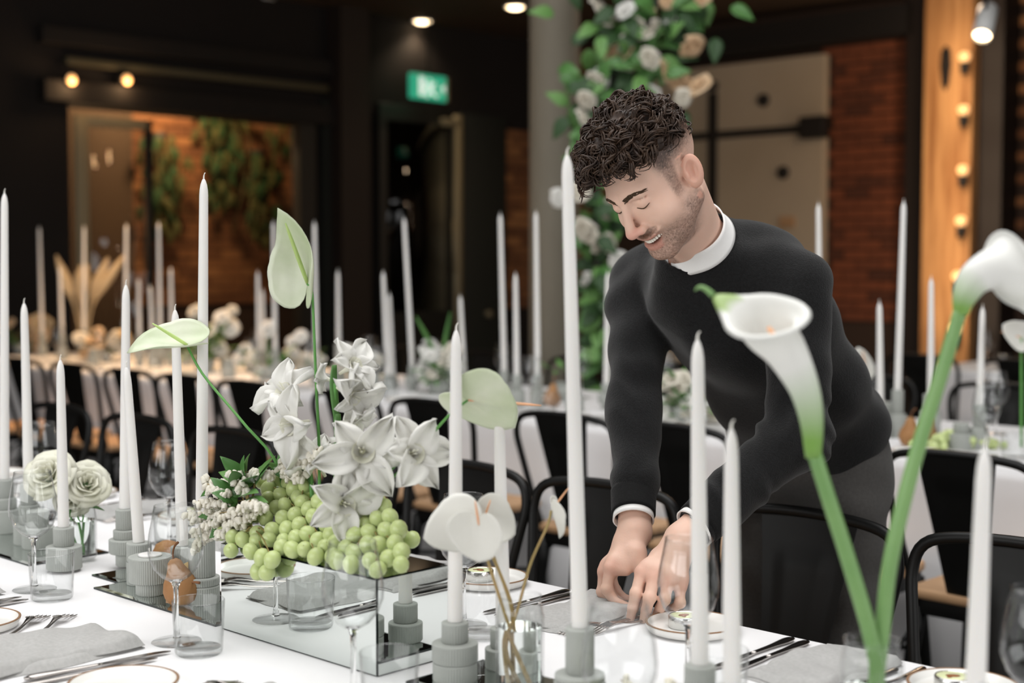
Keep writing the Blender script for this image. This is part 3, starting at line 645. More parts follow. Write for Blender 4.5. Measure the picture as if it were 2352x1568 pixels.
# ================================================================= mirrors
def mirror_tile(x, y, sx, sy, label, z=TZ):
    t = thing('mirror_tile', label, 'mirror', (x, y, z), group='flat mirror tiles along the table')
    ob('backing', mesh('backing', box(-sx / 2, sx / 2, -sy / 2, sy / 2, 0, .0035), 'mirror_edge', False), t)
    b = .008; V = [(-sx / 2, -sy / 2, .0036), (sx / 2, -sy / 2, .0036), (sx / 2, sy / 2, .0036), (-sx / 2, sy / 2, .0036), (-sx / 2 + b, -sy / 2 + b, .0052), (sx / 2 - b, -sy / 2 + b, .0052), (sx / 2 - b, sy / 2 - b, .0052), (-sx / 2 + b, sy / 2 - b, .0052)]
    ob('mirror_face', mesh('mirror_face', (V, [(4, 5, 6, 7)]), 'mirror', False), t)
    ob('bevel', mesh('bevel', (V, [(0, 1, 5, 4), (1, 2, 6, 5), (2, 3, 7, 6), (3, 0, 4, 7)]), 'mirror', False), t)
A = PZ(222, 1351); mirror_tile(A[0] + .20, 1.361 + .075, .40, .15, 'flat mirror under the pears and tealight holder')
mirror_tile(A[0] - .052 - .0, 1.415 + .075, .10, .15, 'narrow flat mirror under the grey stacked holder')
B = PZ(190, 1284); mirror_tile(B[0] - .215, 1.372 + .09, .40, .18, 'flat mirror under the white roses')
mirror_tile(-1.33, 1.45, .42, .16, 'flat mirror under the white anthurium vase')
mirror_tile(-.83, 1.45, .42, .16, 'flat mirror under the calla vase')
bx0, bx1, by0, by1, bz = -1.995, -1.592, 1.36, 1.507, .898
mb = thing('mirror_box', 'mirrored rectangular plinth box carrying the grapes and flowers', 'mirror box', ((bx0 + bx1) / 2, (by0 + by1) / 2, TZ))
hx, hy, hz = (bx1 - bx0) / 2, (by1 - by0) / 2, bz - TZ
ob('core', mesh('core', box(-hx + .002, hx - .002, -hy + .002, hy - .002, 0, hz - .002), 'mirror_edge', False), mb)
e = .0025
for nm, q in (('mirror_panel', [(-hx + e, -hy, e), (hx - e, -hy, e), (hx - e, -hy, hz - e), (-hx + e, -hy, hz - e)]), ('mirror_panel', [(hx, -hy + e, e), (hx, hy - e, e), (hx, hy - e, hz - e), (hx, -hy + e, hz - e)]), ('mirror_panel', [(hx - e, hy, e), (-hx + e, hy, e), (-hx + e, hy, hz - e), (hx - e, hy, hz - e)]), ('mirror_panel', [(-hx, hy - e, e), (-hx, -hy + e, e), (-hx, -hy + e, hz - e), (-hx, hy - e, hz - e)]), ('mirror_top', [(-hx + e, -hy + e, hz), (hx - e, -hy + e, hz), (hx - e, hy - e, hz), (-hx + e, hy - e, hz)])):
    ob(nm, mesh(nm, (q, [(0, 1, 2, 3)]), 'mirror', False), mb)
# ================================================================= holders and candles
TILE = TZ + .0053
tiers = {}
def tier_mesh(r, h):
    k = (round(r, 4), round(h, 4))
    if k not in tiers:
        ribs = max(18, int(r * 2 * PI / .0042)); n = ribs * 3; b = .0022
        mod = lambda a: 1 - (.0011 / r) * (0.5 + .5 * math.cos(a * ribs)) ** 1.5
        g1 = lathe([(r - b, 0), (r, b), (r, h - b - .001)], n, mod); g2 = lathe([(r, h - b - .001), (r - .0004, h - b * .4), (r - b, h), (0, h)], n); g3 = lathe([(0, 0), (r - b, 0)], n)
        tiers[k] = mesh('tier', join(g1, g2, g3), 'stoneware', True, 50)
    return tiers[k]
def holder(x, y, z, ts, label, group='grey ribbed holders on the front table'):
    t = thing('candle_holder', label, 'candle holder', (x, y, z), group=group)
    zz = 0
    for r, h in ts: ob('tier', tier_mesh(r, h), t, (0, 0, zz)); zz += h
    return z + zz
candles = {}
def candle_mesh(L, rb, curl):
    k = (round(L, 2), rb, curl)
    if k not in candles:
        prof = [(0, 0), (rb * .98, 0), (rb, .002)] + [(rb * (1 - .30 * (i / 14) ** 1.2), L * .955 * i / 14) for i in range(1, 14)]
        rt = rb * .70
        prof += [(rt, L - .030), (rt * .93, L - .020), (rt * .75, L - .011), (rt * .45, L - .004), (rt * .25, L - .001), (0, L)]
        c = .004 * curl
        wk = tube(spline([(0, 0, L - .002), (0, 0, L + .004), (c * .4, 0, L + .008), (c, 0, L + .010 + .002 * (1 - curl))], 6), [.0017, .0015, .0013, .0009, .0009, .0008], 6)
        candles[k] = (mesh('wax', lathe(prof, 28), 'wax'), mesh('wick', wk, 'wick'))
    return candles[k]
def candle(base, tip, label, group='white tapers on the front table', rb=.0112, curl=1., mats=None):
    base = np.array(base, float); tip = np.array(tip, float); d = tip - base; L = float(np.linalg.norm(d))
    wx, wk = candle_mesh(L, rb, curl); s = L / round(L, 2)
    t = thing('taper_candle', label, 'candle', base, orient(d, (0, 1, 0)).to_euler(), group)
    ob('wax', wx, t, scale=(1, 1, s)); ob('wick', wk, t, scale=(1, 1, s)); return t
def set_candle(px_b, px_t, Y, ts_shape, lb_c, lb_h, z0=TILE, rb=.0112, curl=1., Ytip=None):
    """px_b: holder top in the picture, px_t: wick tip; Y: row on the table; ts_shape: tiers (radius, share of height)"""
    b = PY(*px_b, Y); D = b @ FW; tp = PD(*px_t, D)
    tot = b[2] - z0; s = sum(h for _, h in ts_shape); ts = [(r, h / s * tot) for r, h in ts_shape]
    holder(b[0], b[1], z0, ts, lb_h); candle(b + np.array([0, 0, .0005]), tp - np.array([0, 0, .008]), lb_c, rb=rb, curl=curl)
    return b
set_candle((10, 1100), (10, 432), 1.5, [(.034, .5), (.026, .25), (.020, .4)], 'tall white taper beyond the roses', 'grey ribbed holder under the tall taper beyond the roses')
set_candle((66, 1108), (55, 692), 1.475, [(.034, .45), (.022, .45), (.019, .5)], 'medium white taper leaning behind the roses', 'grey ribbed holder behind the rose vase')
set_candle((146, 1210), (138, 813), 1.40, [(.035, .55), (.0205, .45)], 'short white taper standing in front of the roses', 'two-tier grey ribbed holder in front of the roses')
set_candle((287, 1168), (289, 650), 1.5, [(.020, .35), (.033, .38), (.024, .25), (.019, .55)], 'white taper behind the shorter leaning taper, by the pears', 'tall four-tier grey ribbed holder behind the tealight')
set_candle((319, 1245), (290, 835), 1.432, [(.024, .55), (.0235, .45)], 'short white taper leaning against its taller neighbour', 'plain grey ribbed holder behind the tealight holder')
set_candle((419, 1253), (402, 707), 1.48, [(.026, .5), (.022, .5)], 'medium white taper leaning behind the pears', 'grey ribbed holder hidden behind the pears')
set_candle((463, 1237), (468, 395), 1.432, [(.0315, .30), (.0315, .14), (.024, .62)], 'tallest white taper beside the grapes', 'wide two-tier grey ribbed holder beside the mirrored box')
set_candle((1045, 1427), (1048, 742), 1.42, [(.033, .42), (.034, .42), (.0198, .45)], 'white taper on the two-tier holder behind the white anthuriums', 'grey two-tier ribbed holder beside the mirrored box, under the anthurium taper')
set_candle((1156, 1440), (1146, 902), 1.515, [(.028, .5), (.020, .5)], 'short white taper behind the anthurium vase', 'grey ribbed holder behind the anthurium vase')
set_candle((1332, 1440), (1302, 333), 1.42, [(.035, .45), (.034, .08), (.0198, .55)], 'tallest white taper, in front of the man\'s right arm', 'grey ribbed holder with stepped collar below the tallest taper')
set_candle((1608, 1525), (1602, 760), 1.42, [(.032, .6), (.0198, .45)], 'medium white taper in front of the man\'s left forearm', 'grey ribbed holder in front of the man\'s plate')
set_candle((1681, 1575), (1680, 973), 1.37, [(.026, .5), (.0198, .5)], 'short white taper beside the medium one, below the calla bloom', 'grey ribbed holder below the calla bloom')
set_candle((2238, 1640), (2262, 1018), 1.42, [(.030, .5), (.0198, .5)], 'short white taper beside the calla vase', 'grey ribbed holder beside the calla vase')
# low tealight holder
p = PZ(333, 1366, TILE)
holder(p[0], p[1] + .012, TILE, [(.027, .024), (.0395, .047)], 'low wide grey ribbed tealight holder beside the pears')
tl = thing('tealight', 'white tealight set in the low ribbed holder by the pears', 'candle', (p[0], p[1] + .012, TILE + .0712))
ob('wax', mesh('wax', lathe([(0, 0), (.021, 0), (.022, .003), (.019, .004), (0, .0035)], 28), 'wax'), tl)
ob('wick', mesh('wick', tube([(0, 0, .003), (-.003, 0, .014)], .0012, 6), 'wick'), tl)
p = PZ(78, 1258, TILE); holder(p[0], p[1] + .01, TILE, [(.034, .045), (.023, .035)], 'low grey ribbed holder without a candle beside the rose vase')
# pears
def pear_geo():
    prof = [(0, -.002), (.012, -.001), (.026, .006), (.0325, .02), (.033, .031), (.028, .046), (.019, .06), (.0145, .07), (.0115, .079), (.006, .084), (0, .085)]
    return lathe(prof, 24, lambda a: 1 + .025 * math.sin(2 * a + 1) + .015 * math.sin(3 * a))
pear_b = {m: mesh('flesh', pear_geo(), m) for m in ('pear_skin', 'pear_green')}
pear_s = mesh('stalk', tube(spline([(0, 0, .082), (.002, 0, .094), (.008, .002, .106), (.017, .002, .112)], 8), [.0022, .0019, .0018, .0018, .0018, .002, .0023, .0026], 7), 'twig')
def pear(loc, rot, label, mat='pear_skin', group='brown pears on the front table', s=1.):
    t = thing('pear', label, 'pear', loc, rot, group); ob('flesh', pear_b[mat], t, scale=s); ob('stalk', pear_s, t, scale=s)
q = PZ(405, 1392, TILE)
pear((q[0], q[1] + .02, TILE + .0015), (.12, -.22, .5), 'upright brown pear with a curved stalk, in front of the wide holder')
pear((q[0] - .055, q[1] + .075, TILE + .032), (1.45, 0.1, .9), 'yellow-brown pear lying behind the upright pear', 'pear_green')
pear((PZ(262, 1325, TILE)[0] + .02, PZ(262, 1325, TILE)[1] + .075, TILE + .031), (1.55, 0, 2.5), 'brown pear lying behind the low holders, stalk towards the roses')
# ================================================================= grapes on the mirrored box
GR = .0130
gm = mesh('grape', lathe([(0, -1.12), (.35, -1.06), (.68, -.82), (.92, -.42), (1, 0), (.94, .42), (.7, .84), (.36, 1.08), (0, 1.14)], 14), 'grape')
gmk = mesh('blossom_scar', lathe([(0, 1.12), (.06, 1.13), (.0, 1.16)], 6), 'grape_stem')
Z0 = [(293,1145),(368,1170),(400,1135),(470,1135),(330,1225),(395,1088),(555,1160),(445,1230),(410,1205),(510,1265),(535,1350),(625,1235),(570,1278),(490,1345),(350,1130),(480,1190)]
Z1 = [(515,825),(557,862),(600,815),(665,830),(700,882),(625,900),(750,860),(695,930),(740,948),(600,985),(645,1020),(715,1010),(810,1025),(835,945),(885,1070),(740,1075),(655,1100),(580,1100),(710,1150),(830,1170),(765,1215),(905,1140),(840,1255),(920,1255),(470,1020),(540,1030),(870,900),(545,915),(660,960),(780,1130),(870,1210),(640,1170),(690,1225),(860,990),(780,980)]
Z2 = [(1000,1120),(1062,1120),(1140,1120),(1000,1210),(1072,1225),(1120,1000),(1100,1068),(1180,1050),(1245,1030),(1240,1110),(1300,1105),(1280,1190),(1190,1190),(1250,1270),(1312,1240),(1145,1288),(1190,1335),(1318,1300),(1090,900),(1145,905),(1155,955),(1200,1000),(950,1165),(1050,1050),(960,1265),(1040,1290),(1110,1180),(1000,1055)]
def grape_bunch(Z, label, seed, lean=0.):
    r = random.Random(seed); pts = []
    for zx, zy in Z:
        x, y = 400 + zx / 2.529, 780 + zy / 2.529
        Y = 1.385
        for _ in range(4):
            p = PY(x, y, Y); h = p[2] - bz
            Y = 1.343 if h < .006 else 1.366 + max(0, h - .012) * .95 + lean
        p = PY(x, y, Y)
        if h >= .006: p[2] = max(p[2], bz + GR * 1.05)
        pts.append(p)
    # push apart
    P_ = np.array(pts); fr = P_.copy()
    for it in range(60):
        for i in range(len(P_)):
            d = P_[i] - P_; n = np.linalg.norm(d, axis=1); n[i] = 9
            for j in np.where(n < GR * 1.93)[0]:
                away = d[j] / max(n[j], 1e-6); away = away + FW * .6 * (1 if (P_[i] - P_[j]) @ FW > 0 else -1); away /= np.linalg.norm(away)
                P_[i] += away * (GR * 1.93 - n[j]) * .35
        P_[:, 2] = np.where(P_[:, 1] > 1.347, np.maximum(P_[:, 2], bz + GR * 1.03), P_[:, 2])
    c = P_.mean(0); t = thing('grape_bunch', label, 'grapes', (c[0], c[1], bz), group='green grapes on the mirrored box')
    o0 = np.array(t.location)
    for p in P_:
        s = GR * r.uniform(.94, 1.06); rot = (r.uniform(-.9, .9), r.uniform(-.9, .9), r.uniform(0, 6))
        g = ob('grape', gm, t, p - o0, rot, s); ob('blossom_scar', gmk, g)
    core = c + FW * .02; core[2] = max(core[2], bz + .03)
    tw = []
    for k in range(0, len(P_), 2):
        a = P_[k]; mid = (a + core) / 2 + np.array([0, 0, .01]); tw.append(tube(spline([a - o0, mid - o0, core - o0], 6), .0011, 5))
    ob('stalk', mesh('stalk', join(*tw), 'grape_stem'), t)
grape_bunch(Z0, 'green grapes spilling over the edge of the mirrored box by the tall taper', 1)
grape_bunch(Z1, 'green grape bunch heaped in the middle of the mirrored box', 2)
grape_bunch(Z2, 'green grape bunch at the corner of the mirrored box next to the white anthuriums', 3)
# back filler grapes of a bunch behind (seen between the front ones)
rb_ = random.Random(5); t = thing('grape_bunch', 'green grape bunch lying at the back of the mirrored box under the flowers', 'grapes', (-1.80, 1.46, bz), group='green grapes on the mirrored box')
for i in range(46):
    x = -.17 + .012 + (i % 12) * .0285 + rb_.uniform(-.004, .004); lay = i // 12
    ob('grape', gm, t, (x, -.005 + .026 * (lay % 2) + rb_.uniform(-.003, .003) - .012 * (lay > 1), GR * 1.05 + .021 * lay), (rb_.uniform(-.9, .9), rb_.uniform(-.9, .9), 0), GR)
# ================================================================= flower builders
def leaf_geo(L, W, fold=.25, bend=.25, nu=9, nv=5, tip=1.6):
    def f(u, v):
        s = v * 2 - 1; w_ = W * (math.sin(PI * min(1, u ** .8)) ** .9) * (1 - .25 * u) + 1e-4
        return (s * w_, u * L, abs(s) * w_ * fold - bend * L * u * u)
    return grid(f, nu, nv)
LEAF = {}
def leaf_mesh(mat='leaf', L=.05, W=.0095, bend=.25):
    k = (mat, L, W, bend)
    if k not in LEAF: LEAF[k] = mesh('leaf', shell(leaf_geo(L, W, .3, bend), .0006), mat)
    return LEAF[k]
def place(o, pos, ydir, zdir):
    """local +Y along ydir, +Z near zdir"""
    y = Vector(tuple(ydir)).normalized(); z = Vector(tuple(zdir)); z = (z - y * z.dot(y)).normalized(); x = y.cross(z)
    m = Matrix((x, y, z)).transposed().to_4x4(); m.translation = Vector(tuple(pos)); o.matrix_local = m; return o
HR = [(0, 1.0), (15, .86), (35, .66), (60, .55), (90, .50), (120, .49), (145, .46), (162, .38), (174, .22), (180, .12)]
def hr(a):
    a = abs(a) * 180 / PI
    return float(np.interp(a, [x for x, _ in HR], [y for _, y in HR]))
def spathe_geo(L, cup=.2, fold=.15, curl=.1, wid=1., wave=.01, rnd=1.):
    def f(u, v):
        a = (v * 2 - 1) * PI * .9999; r = hr(a) ** rnd; x = u * r * math.sin(a) * wid; y = u * r * math.cos(a)
        z = cup * (x * x * 1.6 + y * y * .5) + fold * abs(x) + wave * math.sin(5 * a) * u * u - curl * max(0, y - .4) ** 2 * 2 + .032 * math.sin(abs(x) * 26) * u * (1 - u)
        return (x * L, y * L, z * L)
    return grid(f, 11, 49)
def anthurium(label, att, tipdir, normal, L, stem_pts, spad_dir, spad_L, mat, smat, stmat, base, cup=.25, fold=.12, curl=.1, wid=1., stem_r=.0022, group=None, wave=.012):
    t = thing('anthurium', label, 'flower', base, group=group); b = np.array(base)
    s = ob('spathe', mesh('spathe', shell(spathe_geo(L, cup, fold, curl, wid, wave), .0007), mat), t); place(s, np.array(att) - b, tipdir, normal)
    d = np.array(spad_dir, float); d /= np.linalg.norm(d); a = np.array(att) - b
    ob('spadix', mesh('spadix', tube([a + d * spad_L * k / 7 for k in range(8)], [.0034 * L / .12 * x for x in (.8, 1.05, 1.1, 1.08, 1., .9, .75, .35)], 10), smat), t)
    pts = spline([np.array(p) - b for p in stem_pts], 22); ob('stem', mesh('stem', tube(pts, [stem_r * (.9 + .3 * i / 21) for i in range(22)], 8), stmat), t)
def cv(dx, dy, dz=0):
    """direction given in picture terms: right, up, away"""
    return RT * dx + UP * dy + FW * dz
AY = 1.45
def aP(x, y, Y=AY): return PY(x, y, Y)
ga = 'green-white anthuriums over the grapes'
base = aP(733, 1160); base[2] = bz
anthurium('tall upright green-white anthurium rising above the white gladioli', aP(706, 650), cv(.06, 1, .10), cv(-.66, .08, -.72), .114, [aP(706, 652), aP(716, 668), aP(721, 760), aP(727, 900), aP(733, 1040), base], cv(-.28, .93, -.35), .108, 'spathe_green', 'spadix_green', 'stem_green', base, .75, .10, -.35, .98, group=ga)
base = aP(650, 1110); base[2] = bz
anthurium('green-white anthurium held out flat beside the tallest taper by the grapes', aP(430, 792, 1.385), cv(-1, -.10, -.12), cv(-.05, .90, -.42), .104, [aP(430, 794, 1.385), aP(436, 806, 1.386), aP(470, 865, 1.39), aP(560, 972, 1.41), aP(640, 1075, 1.44), base], cv(-.80, .55, -.25), .070, 'spathe_green', 'spadix_green', 'stem_green', base, .30, .30, .25, .95, group=ga)
base = aP(850, 1150); base[2] = bz
anthurium('green-white anthurium seen from behind, spadix pointing towards the man', aP(1075, 918), cv(.80, -.58, .30), cv(.50, .25, .85), .088, [aP(1075, 918), aP(1040, 945), aP(1000, 988), aP(940, 1062), aP(860, 1145), base], cv(.98, -.10, .25), .112, 'spathe_green', 'spadix_peach', 'stem_green', base, .25, .1, .05, 1.25, group=ga)
# ---- gladiolus
def petal_geo(L, W, seed):
    r = random.Random(seed); p1, p2 = r.uniform(0, 6), r.uniform(0, 6)
    def f(u, v):
        s = v * 2 - 1; w_ = W * (u ** .7) * (1 - u ** 4) ** .8 * 1.25 + .0012 * (1 - u)
        rad = .003 + L * (.12 * u + .92 * u ** 2.1); z = L * (.82 * u ** .75 - .34 * u ** 3)
        z += s * s * w_ * .55 * (1 - u * .4) + .006 * math.sin(6 * s + p1) * u * u * L / .04 + .002 * math.sin(11 * u + p2 + 3 * s) * u
        return (s * w_ * (1.05 - .15 * u), rad + s * s * (-.16) * w_, z)
    return grid(f, 11, 9)
PET = [mesh('petal', shell(petal_geo(.046, .0215, k), .0006), 'petal') for k in range(4)]
STAM = mesh('stamen', join(*[tube([(0, 0, .005), (.003 * math.cos(k * 2.1), .003 * math.sin(k * 2.1) + .004, .033)], [.0006, .0009], 5) for k in range(3)]), 'petal_cream')
TUBE = mesh('flower_tube', lathe([(0, -.018), (.0028, -.018), (.0035, -.005), (.0075, .012), (.013, .024)], 12), 'petal_cream')
def glad_flower(parent, pos, facing, size=1., roll=0.):
    f = ob('flower', TUBE, parent); m = orient(facing).to_4x4() @ Matrix.Rotation(roll, 4, 'Z') @ Matrix.Scale(size, 4); m.translation = Vector(tuple(pos)); f.matrix_local = m
    for k in range(6):
        jr = random.Random(k * 17 + int(roll * 100)); q_s = jr.uniform(.8, 1.12); o = ob('petal', PET[(k * 3 + int(roll * 7)) % 4], f, (0, 0, .002 * (k % 2)), (jr.uniform(-.28, .28), jr.uniform(-.15, .15), k * PI / 3 + jr.uniform(-.15, .15)), (q_s * jr.uniform(.95, 1.2), q_s, q_s))
    ob('stamen', STAM, f)
def bract(parent, pts, wmax, mat='leaf'):
    P_ = spline(pts, 14); ob('bract', mesh('bract', tube(P_, [wmax * (.35 + .65 * math.sin(PI * min(1, .12 + .8 * i / 13))) for i in range(14)], 8, flat=.45), mat), parent)
def gladiolus(label, base, stem_pts, flowers, bracts, group='white gladioli over the grapes'):
    t = thing('gladiolus', label, 'flower', base, group=group); b = np.array(base)
    ob('stem', mesh('stem', tube(spline([p - b for p in stem_pts], 14), .0035, 8), 'stem_green'), t)
    for pos, fc, s, r in flowers: glad_flower(t, pos - b, fc, s, r)
    for pts, wm in bracts: bract(t, [p - b for p in pts], wm)
base = aP(775, 1130); base[2] = bz
gladiolus('tall white gladiolus with broad green bract in the middle of the flowers', base, [aP(768, 880), aP(772, 990), aP(775, 1080), base],
    [(aP(797, 848), cv(.72, .42, -.55), .98, .3), (aP(793, 900), cv(.75, -.35, -.55), 1.05, 1.1), (aP(800, 950, 1.46), cv(.55, -.75, -.3), .9, 2.), (aP(832, 1035, 1.425), cv(.15, .1, -1), 1.42, .6), (aP(738, 1075, 1.46), cv(-.3, .8, -.4), .95, .2), (aP(758, 872, 1.46), cv(-.8, .2, .2), .6, .4)],
    [([aP(768, 838), aP(766, 880), aP(770, 930), aP(776, 985)], .0085), ([aP(776, 950), aP(777, 1010), aP(774, 1060), aP(772, 1110)], .0095)])
base = aP(722, 1140, 1.44); base[2] = bz
gladiolus('white gladiolus leaning towards the candles, two blooms', base, [aP(672, 930), aP(690, 1010), aP(712, 1090), base],
    [(aP(668, 915), cv(-.45, .62, -.5), 1.1, .2), (aP(688, 972, 1.435), cv(-.52, -.05, -.85), 1.28, .9)], [([aP(684, 1020), aP(700, 1060), aP(716, 1110)], .010), ([aP(645, 935), aP(655, 945), aP(668, 965)], .005)])
base = aP(840, 1150, 1.44); base[2] = bz
gladiolus('white gladiolus reaching over the grapes towards the anthurium vase', base, [aP(925, 1050), aP(895, 1080), aP(860, 1125), base],
    [(aP(938, 1042, 1.43), cv(.42, .12, -.9), 1.22, .5), (aP(782, 1152, 1.40), cv(.35, -.05, -.9), 1.3, .1)], [([aP(905, 1045), aP(885, 1065), aP(870, 1090)], .007), ([aP(880, 1085), aP(845, 1105), aP(820, 1120)], .008)])
# ---- pieris sprigs with bell racemes
bell = mesh('bell', lathe([(0, .0), (.0016, -.0006), (.0031, -.003), (.0033, -.0055), (.0022, -.008), (.0026, -.0092), (.0015, -.0085)], 8), 'bell')
def pieris(label, cx, cy, Y, leaves, racemes, seed, group='pieris sprigs among the grapes'):
    r = random.Random(seed); base = PY(cx, cy, Y); base[2] = bz; b = np.array(base); t = thing('pieris_sprig', label, 'foliage', base, group=group)
    for (x0, y0, x1, y1, s) in leaves:
        a = PY(x0, y0, Y); e = PY(x1, y1, Y - .02 + r.uniform(-.015, .015)); L = np.linalg.norm(e - a); o = ob('leaf', leaf_mesh(r.choice(['leaf', 'leaf_mid'])), t)
        place(o, a - b, e - a, cv(r.uniform(-.5, .5), .8, -.7)); o.scale = (s * 1.25, L / .05 * 1.2, 1)
    for pts in racemes:
        P_ = spline([PY(x, y, Y + dy) - b for x, y, dy in pts], 13); w_ = ob('raceme', mesh('raceme', tube(P_, .0008, 5), 'bell_twig'), t)
        for i in range(len(P_)):
            for k in range(3):
                d = np.array([r.uniform(-1, 1), r.uniform(-1, 1), r.uniform(-.5, .6)]) * .0075
                ob('bell', bell, w_, P_[i] + d, (r.uniform(-.7, .7), r.uniform(-.7, .7), 0), r.uniform(1.15, 1.6))
    ob('twig', mesh('twig', join(*[tube(spline([PY(l[0], l[1], Y) - b, PY((l[0] + cx) / 2, (l[1] + cy) / 2 + 6, Y) - b, np.array([0, 0, .02])], 6), .0014, 6) for l in leaves[::2]]), 'bell_twig'), t)
pieris('leafy pieris sprig with cream bell flowers beside the tall taper', 575, 1150, 1.40,
    [(560, 1105, 522, 1058, 1.3), (560, 1108, 512, 1080, 1.2), (565, 1110, 548, 1062, 1.2), (556, 1130, 490, 1155, 1.3), (560, 1135, 535, 1120, 1.4), (570, 1118, 575, 1085, 1.5), (548, 1150, 492, 1152, 1.1), (520, 1185, 468, 1178, 1.2), (520, 1195, 465, 1212, 1.2), (515, 1215, 470, 1232, 1.1), (585, 1110, 600, 1070, 1.3), (580, 1115, 560, 1090, 1.4), (545, 1135, 515, 1105, 1.3), (500, 1120, 462, 1128, 1.), (590, 1100, 612, 1052, .6), (566, 1085, 563, 1040, .4)],
    [[(540, 1110, 0), (505, 1105, -.01), (468, 1092, -.02)], [(530, 1150, -.01), (490, 1165, -.02), (445, 1190, -.03)], [(525, 1165, -.01), (480, 1180, -.02), (432, 1175, -.03)], [(590, 1145, -.02), (560, 1165, -.03), (530, 1185, -.035)], [(600, 1150, -.02), (580, 1170, -.03), (548, 1200, -.035)], [(560, 1085, 0), (590, 1080, 0), (620, 1085, .01)], [(500, 1215, -.02), (470, 1230, -.03), (448, 1252, -.03)], [(530, 1190, -.02), (500, 1210, -.03), (480, 1225, -.03)]], 1)
pieris('spreading pieris sprig trailing bells towards the wine glass', 545, 1165, 1.385,
    [(540, 1150, 505, 1128, 1.3), (545, 1160, 520, 1140, 1.3), (535, 1175, 485, 1190, 1.2), (555, 1140, 580, 1120, 1.2), (560, 1150, 600, 1140, 1.1), (525, 1200, 490, 1222, 1.2), (530, 1140, 498, 1100, 1.2), (550, 1120, 530, 1078, 1.2)],
    [[(560, 1165, -.02), (535, 1172, -.025), (505, 1178, -.03)], [(525, 1130, -.01), (500, 1122, -.02), (475, 1110, -.02)], [(520, 1150, -.015), (485, 1148, -.02), (455, 1150, -.025)], [(515, 1180, -.02), (478, 1200, -.025), (450, 1215, -.03)], [(600, 1160, -.03), (575, 1150, -.03), (555, 1160, -.03)], [(545, 1190, -.025), (520, 1205, -.03), (505, 1225, -.03)], [(560, 1120, -.01), (545, 1098, -.01), (530, 1082, -.01)]], 3)
pieris('small pieris sprig of cream bells behind the middle grapes', 672, 1100, 1.45, [(660, 1085, 640, 1050, 1.3), (672, 1080, 668, 1040, 1.2), (690, 1085, 712, 1045, 1.4), (665, 1095, 632, 1075, 1.2), (650, 1095, 628, 1062, 1.1)], [[(660, 1090, -.02), (655, 1065, -.02), (662, 1048, -.02)], [(675, 1090, -.02), (672, 1065, -.02), (668, 1045, -.02)], [(690, 1095, -.02), (688, 1075, -.02), (680, 1055, -.02)], [(700, 1060, -.02), (715, 1045, -.02), (730, 1030, -.02)]], 2)
# ---- white anthuriums in a glass vase
def vase(x, y, r, h, water_h, label, flare=1.):
    t = thing('glass_vase', label, 'vase', (x, y, TILE))
    ob('wall', mesh('wall', lathe([(0, .0005), (r - .004, .0005), (r, .005), (r, h - .03), (r * .93, h - .018), (r * .86, h - .008), (r * .9 * flare, h), (r * .87 * flare, h), (r * .83, h - .008), (r * .9, h - .019), (r - .0025, h - .03), (r - .0025, .011), (0, .0105)], 40), 'glass_thin'), t)
    ob('water', mesh('water', lathe([(0, .012), (r - .0035, .012), (r - .0035, water_h), (0, water_h)], 36), 'water', True, 40), t)
    return np.array([x, y, TILE])
V1 = vase(-1.372, 1.437, .0345, .142, .098, 'clear glass vase holding white anthuriums and water')
gw = 'white anthuriums in the glass vase'
vb = V1 + np.array([0, 0, .0125])
def vP(x, y, dD=0): return PD(x, y, V1 @ FW + dD)
anthurium('white anthurium with orange spadix in the glass vase, in front of the others', vP(1100, 1205, -.045), cv(.02, -.92, .25), cv(-.30, .3, -.9), .056, [vP(1106, 1215, -.035), vP(1115, 1268, -.02), vP(1150, 1380, -.008), vP(1180, 1470, 0), vb + RT * .012], cv(-.14, .95, -.2), .036, 'spathe_white', 'spadix_peach', 'stem_brown', vb, .3, .1, .1, 1.45, .0022, gw)
anthurium('white anthurium turned away behind the front bloom in the glass vase', vP(1075, 1215, -.005), cv(-.95, -.22, -.1), cv(-.35, .25, .9), .064, [vP(1075, 1215, -.003), vP(1128, 1272, .0), vP(1175, 1400, .008), vP(1168, 1480, .004), vb - RT * .012], cv(-.85, .35, .1), .050, 'spathe_white', 'spadix_peach', 'stem_brown', vb, .35, .1, .1, 1.45, .0022, gw)
anthurium('white anthurium seen edge-on leaning towards the tallest taper', vP(1268, 1170, .02), cv(.18, -.92, .1), cv(.85, .15, .1), .044, [vP(1266, 1172, .02), vP(1258, 1205, .018), vP(1220, 1290, .012), vP(1196, 1375, .01), vP(1170, 1480, .0), vb + FW * .01], cv(.60, .80, .0), .040, 'spathe_white', 'spadix_peach', 'stem_brown', vb, .4, .15, .2, 1.2, .002, gw)
anthurium('white anthurium half hidden behind the front bloom', vP(1112, 1190, .03), cv(.75, -.45, .2), cv(.45, .3, -.8), .052, [vP(1112, 1192, .032), vP(1135, 1280, .03), vP(1176, 1390, .014), vP(1182, 1480, .006), vb + FW * .012 - RT * .006], cv(.3, .9, -.2), .03, 'spathe_white', 'spadix_peach', 'stem_brown', vb, .3, .1, .1, 1.4, .002, gw)
